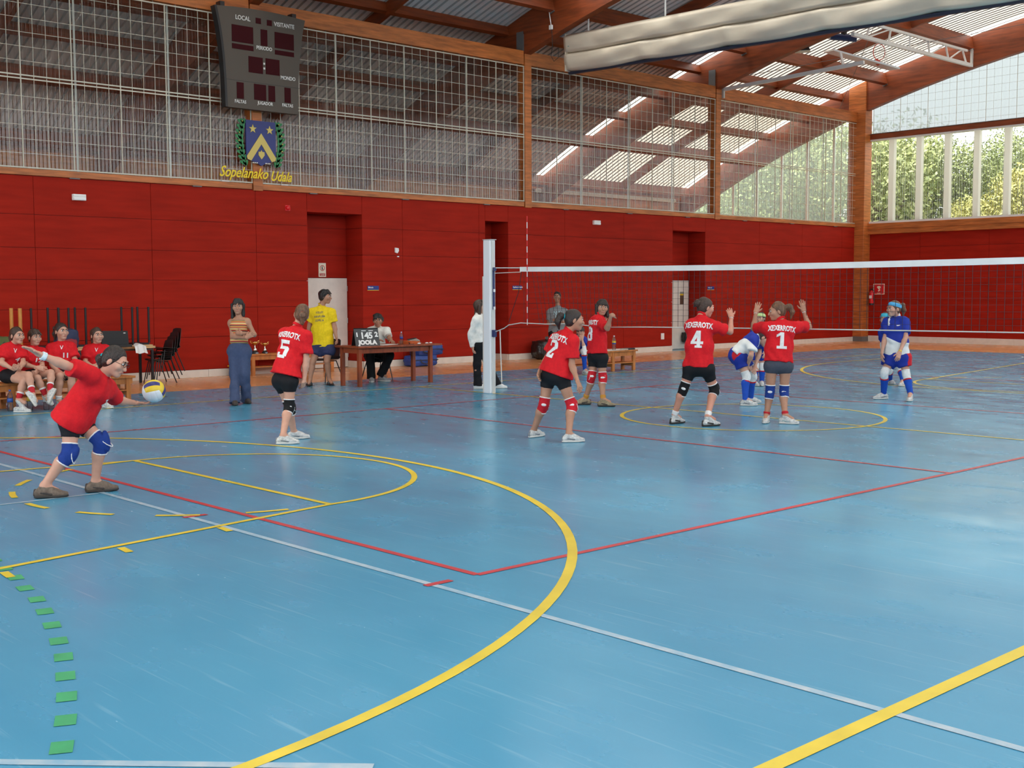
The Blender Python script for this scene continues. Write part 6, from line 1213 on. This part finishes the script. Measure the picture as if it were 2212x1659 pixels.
person('yellow', 'person in yellow T-shirt and navy shorts beside the first white door', 'tan', 'black', 'swept', shirt='tee', scol=YSH, male=True, hem=.05, pants='loose', pcol=cloth_mat('navy shorts', (.035, .040, .10)), plen=.42, shoe='sandal', chest=(('VOLEY', .80, .040, INK, .0), ('KANPUSA', .70, .040, INK, .0), ('SOPELA', .60, .040, INK, .0)), curl=.5)
WSH = cloth_mat('white polo', (.72, .70, .64))
person('scorer', 'person in white polo seated behind the scorer table', 'deep', 'black', 'mop', shirt='polo', scol=WSH, male=True, hem=.02, pants='trousers', pcol=cloth_mat('black trousers', (.006, .006, .007)), shoe=(SHOEG, SOLEW), curl=.6, palm={'L': (0, 0, -1.), 'R': (0, 0, -1.)})
P, d, b = person('referee', 'person in white sweater and black trousers with whistle behind the net post', 'fair', 'brown', 'long', shirt='long', scol=cloth_mat('white sweater', (.75, .74, .70)), hem=.0, pants='flared', pcol=cloth_mat('black flared trousers', (.007, .007, .009)), shoe=(cloth_mat('white canvas shoe', (.72, .71, .68)), SOLEW), curl=.5)
q = Field(); q.cone(d['head'] + nz_(d['face']) * .105 - A_((0, 0, .062)), d['head'] + nz_(d['face']) * .135 - A_((0, 0, .066)), .008, .010, .002); link('whistle', np_mesh('whistle', [q.mesh(.004)], BLACK, b), P)
person('p2', 'person in red shirt number 2 with red knee pads crouching', 'tan', 'dark', 'pony', flare=.015, pcol=SHBLK, plen=.40, pads='red', pad_patch=True, shoe=(SHOEW, SOLEW), accent=AGR, number='2', name_txt=XX, hem=.02, curl=.45, band=TEAL, **RS)
person('p3', 'person in red shirt turning back with fist raised, red knee pads', 'tan', 'dark', 'bob', pcol=SHBLK, plen=.50, pads='red', pad_patch=True, socks=SOCKO, sockt=(.82, 1), shoe=(SHOEK, SOLED), accent=SHOED, number='8', name_txt=XX, hem=.0, curl={'R': 1.1, 'L': .8}, **RS)
GTS = cloth_mat('grey marl tee', (.20, .215, .225)); CYP = mat('pale cyan ink', (.45, .68, .72), .8)
person('grey', 'person in grey T-shirt with crossed arms standing by the red wall', 'deep', 'black', 'crop', shirt='tee', scol=GTS, male=True, hem=.03, pants='trousers', pcol=cloth_mat('black track trousers', (.010, .010, .013)), shoe=(SHOED, SOLED), chest=(('N H', .72, .10, CYP, 0), ('NH', .58, .06, CYP, 0)), curl=.3, thumb={'L': (0, 0, 1), 'R': (0, 0, 1)})
BLU = (.016, .035, .30); WHT = (.74, .75, .74); RD = (.52, .012, .025)
BW = pat_mat('blue and white team shirt', [(0, WHT), (.5, BLU)])
def bwpat(v, d, b, u, f, e):
    w = v - (d['pv'] + (d['nb'] - d['pv']) * .34); h = w @ u; x = w @ e
    lower = h - .10 * np.clip(-x / .2 + .2, -.2, 1.0) * 1.0; t = .5 + lower * 6
    sh = (v - d['nb']); sx = np.abs(sh @ e); stripe = (sx > .075) & (sx < .105) & ((sh @ f) > -.02) & ((sh @ u) > -.16) & ((sh @ e) < 0)
    return np.clip(np.where(stripe, .2, t), 0, 1)
BS = pat_mat('blue shorts with red flash', [(0, BLU), (.5, RD), (.8, WHT)])
def shpat(d, b, u, f, e):
    def g(v): x = np.abs((v - d['pv']) @ e); y = (v - d['pv']) @ f; return np.where((x > .14) & (y < .06), np.where(y < -.04 - .3 * ((v - d['pv']) @ u + .15), .9, .6), .2)
    return g
COLW = cloth_mat('white collar', (.74, .73, .70))
BK = dict(shirt='polo', scol=cloth_mat('blue team cloth', BLU), patmat=BW, pat=bwpat, pants='loose', pcol=BS, plen=.50, pads='white', socks=SOCKB, sockt=(.22, 1.), extra=dict(collar=COLW, ppat=shpat, socktop=SOCKR), shoe=(SHOEW, SOLEW), accent=AGR)
def headband(P, d, b, m, w=.045):
    hc = d['head']; s = d['S'] * 1.08; Ft = nz_(d['face']); hu = nz_(d.get('hup', A_((0, 0, 1.)))); hu = nz_(hu - Ft * (hu @ Ft)); la = np.cross(hu, Ft); n = nz_(hu * .95 - Ft * .30); c = hc + hu * .058 * s
    q = Field(); q.ell(hc + hu * .030 * s - Ft * .016 * s, (la, Ft, hu), (.090 * s, .108 * s, .100 * s), .01); link('headband', np_mesh('headband', [q.mesh(.0065, [(c + n * w / 2, n), (c - n * w / 2, -n)])], m, b), P)
HBB = cloth_mat('sky blue headband', (.09, .38, .66)); HBT = cloth_mat('teal headband', (.05, .36, .48)); HBG = cloth_mat('pale green headband', (.55, .68, .30))
P, d, b = person('kid', 'person in blue seated on the bench by the wall with hand on chin', 'fair', 'dark', 'fringe', curl=.7, **BK)
P, d, b = person('p4', 'person in red shirt number 4 with black knee pads and one raised hand', 'rosy', 'brown', 'bun', pcol=SHBLK, plen=.55, pads='black', pad_patch=True, socks=SOCKW, sockt=(.84, 1), shoe=(SHOEW, SOLED), accent=SOLED, number='4', name_txt=XX, hem=.03, curl=.12, palm={'R': FWh}, thumb={'R': RTv}, spread=1.2, **RS)
ring_on(P, d, b, 'elR', 'wrR', .08, .030, ALU, 'bracelet', .012)
P, d, b = person('p1', 'person in red shirt number 1 with both hands raised and blue knee pads', 'tan', 'light', 'pony', pcol=SHGREY, plen=.24, pads='blue', pad_patch=True, padfront=False, socks=SOCKR, sockt=(.86, 1), shoe=(SHOEW, SOLEW), accent=ATE, number='1', name_txt=XX, hem=-.01, curl=.05, palm={'R': FWh, 'L': FWh}, thumb={'R': -RTv, 'L': RTv}, spread=1.6, band=HT_RED, **RS)
ring_on(P, d, b, 'elR', 'wrR', .06, .029, TRIMW, 'bracelet', .008); ring_on(P, d, b, 'elL', 'wrL', .06, .029, TRIMW, 'bracelet', .008)
P, d, b = person('bend', 'person in blue and white kit bending forward with hands on knees', 'fair', 'dark', 'pony', curl=.4, hem=.03, face=False, palm={'R': (0, 0, -1.), 'L': (0, 0, -1.)}, **BK)
P, d, b = person('green', 'person in blue with pale green headband mostly hidden behind number 1', 'fair', 'brown', 'low', curl=.5, **BK); headband(P, d, b, HBG, .06)
P, d, b = person('blue', 'person in blue and white kit with sky blue headband standing beyond the net', 'fair', 'light', 'pony', curl=.5, hem=.0, chest=(('team', .74, .022, TRIMW, .07),), **BK); headband(P, d, b, HBB, .06); ring_on(P, d, b, 'elL', 'wrL', .05, .030, SYEL, 'wristband', .022)
P, d, b = person('behind', 'person with teal headband half hidden behind the taller blue player', 'fair', 'brown', 'low', curl=.5, **BK); headband(P, d, b, HBT, .075)
BN = dict(pcol=SHBLK, plen=.45, curl=.5, back=False, chest=(('V', .84, .062, TRIMW, 0.),), extra=dict(socktop=TRIMW))
person('b1', 'person in red shirt number 4 seated leftmost on the bench, legs crossed', 'fair', 'brown', 'low', number='4', socks=SOCKR, sockt=(.60, 1), shoe=(SHOEW, SOLEW), **BN, **RS)
person('b2', 'person in red shirt with short fringe seated second on the bench', 'fair', 'brown', 'fringe', number='12', socks=SOCKR, sockt=(.55, 1), shoe=(SHOEW, SOLEW), **BN, **RS)
person('b3', 'person in red shirt number 11 with ponytail seated third on the bench', 'fair', 'dark', 'pony', number='11', shoe=(SHOEW, SOLEW), socks=SOCKW, sockt=(.8, 1), **BN, **RS)
person('b4', 'person in red shirt number 16 with necklace seated rightmost on the bench', 'fair', 'brown', 'low', number='16', shoe=(SHOEW, SOLEW), socks=SOCKW, sockt=(.8, 1), **BN, **RS)
# the ball on the server's hand: eighteen panels
vb = None
def ball(c, r, rot):
    o = empty('volleyball', tuple(c), 0, 'blue yellow and white volleyball held on the hand of the server', 'ball'); n = 6
    cm = [mat('ball yellow', (.75, .52, .02), .4), mat('ball navy', (.035, .030, .16), .4), mat('ball white', (.70, .72, .74), .4)]
    ax = [((1, 0, 0), (0, 1, 0), (0, 0, 1)), ((-1, 0, 0), (0, 1, 0), (0, 0, 1)), ((0, 1, 0), (0, 0, 1), (1, 0, 0)), ((0, -1, 0), (0, 0, 1), (1, 0, 0)), ((0, 0, 1), (1, 0, 0), (0, 1, 0)), ((0, 0, -1), (1, 0, 0), (0, 1, 0))]
    R_ = np.array(Matrix.Rotation(rot[0], 3, 'X') @ Matrix.Rotation(rot[1], 3, 'Y') @ Matrix.Rotation(rot[2], 3, 'Z'))
    cols = {0: (0, 1, 0), 1: (2, 2, 2), 2: (1, 0, 2), 3: (2, 2, 2), 4: (0, 1, 0), 5: (1, 0, 1)}
    for fi, (N_, U_, W_) in enumerate(ax):
        N_, U_, W_ = A_(N_), A_(U_), A_(W_)
        for st in range(3):
            vs = []; m_ = 18; k_ = 6
            for i in range(m_ + 1):
                for j in range(k_ + 1):
                    u = -1 + 2 * i / m_; w = -1 + 2 * (st + j / k_) / 3; p = nz_(N_ + U_ * math.tan(u * math.pi / 4) + W_ * math.tan(w * math.pi / 4)); e = i in (0, m_) or j in (0, k_); vs.append(tuple(R_ @ p * r * (.982 if e else 1.0)))
            fs = [(i * (k_ + 1) + j, (i + 1) * (k_ + 1) + j, (i + 1) * (k_ + 1) + j + 1, i * (k_ + 1) + j + 1) for i in range(m_) for j in range(k_)]
            MB().add(vs, fs).build('panel', cm[cols[fi][st]], o, smooth=True)
    return o
hp = SERVER['wrL'] + (SERVER['htL'] - SERVER['wrL']) * .80
ball(hp + A_((0, 0, .118)) + RTv * .03, .105, (.6, .5, .9))
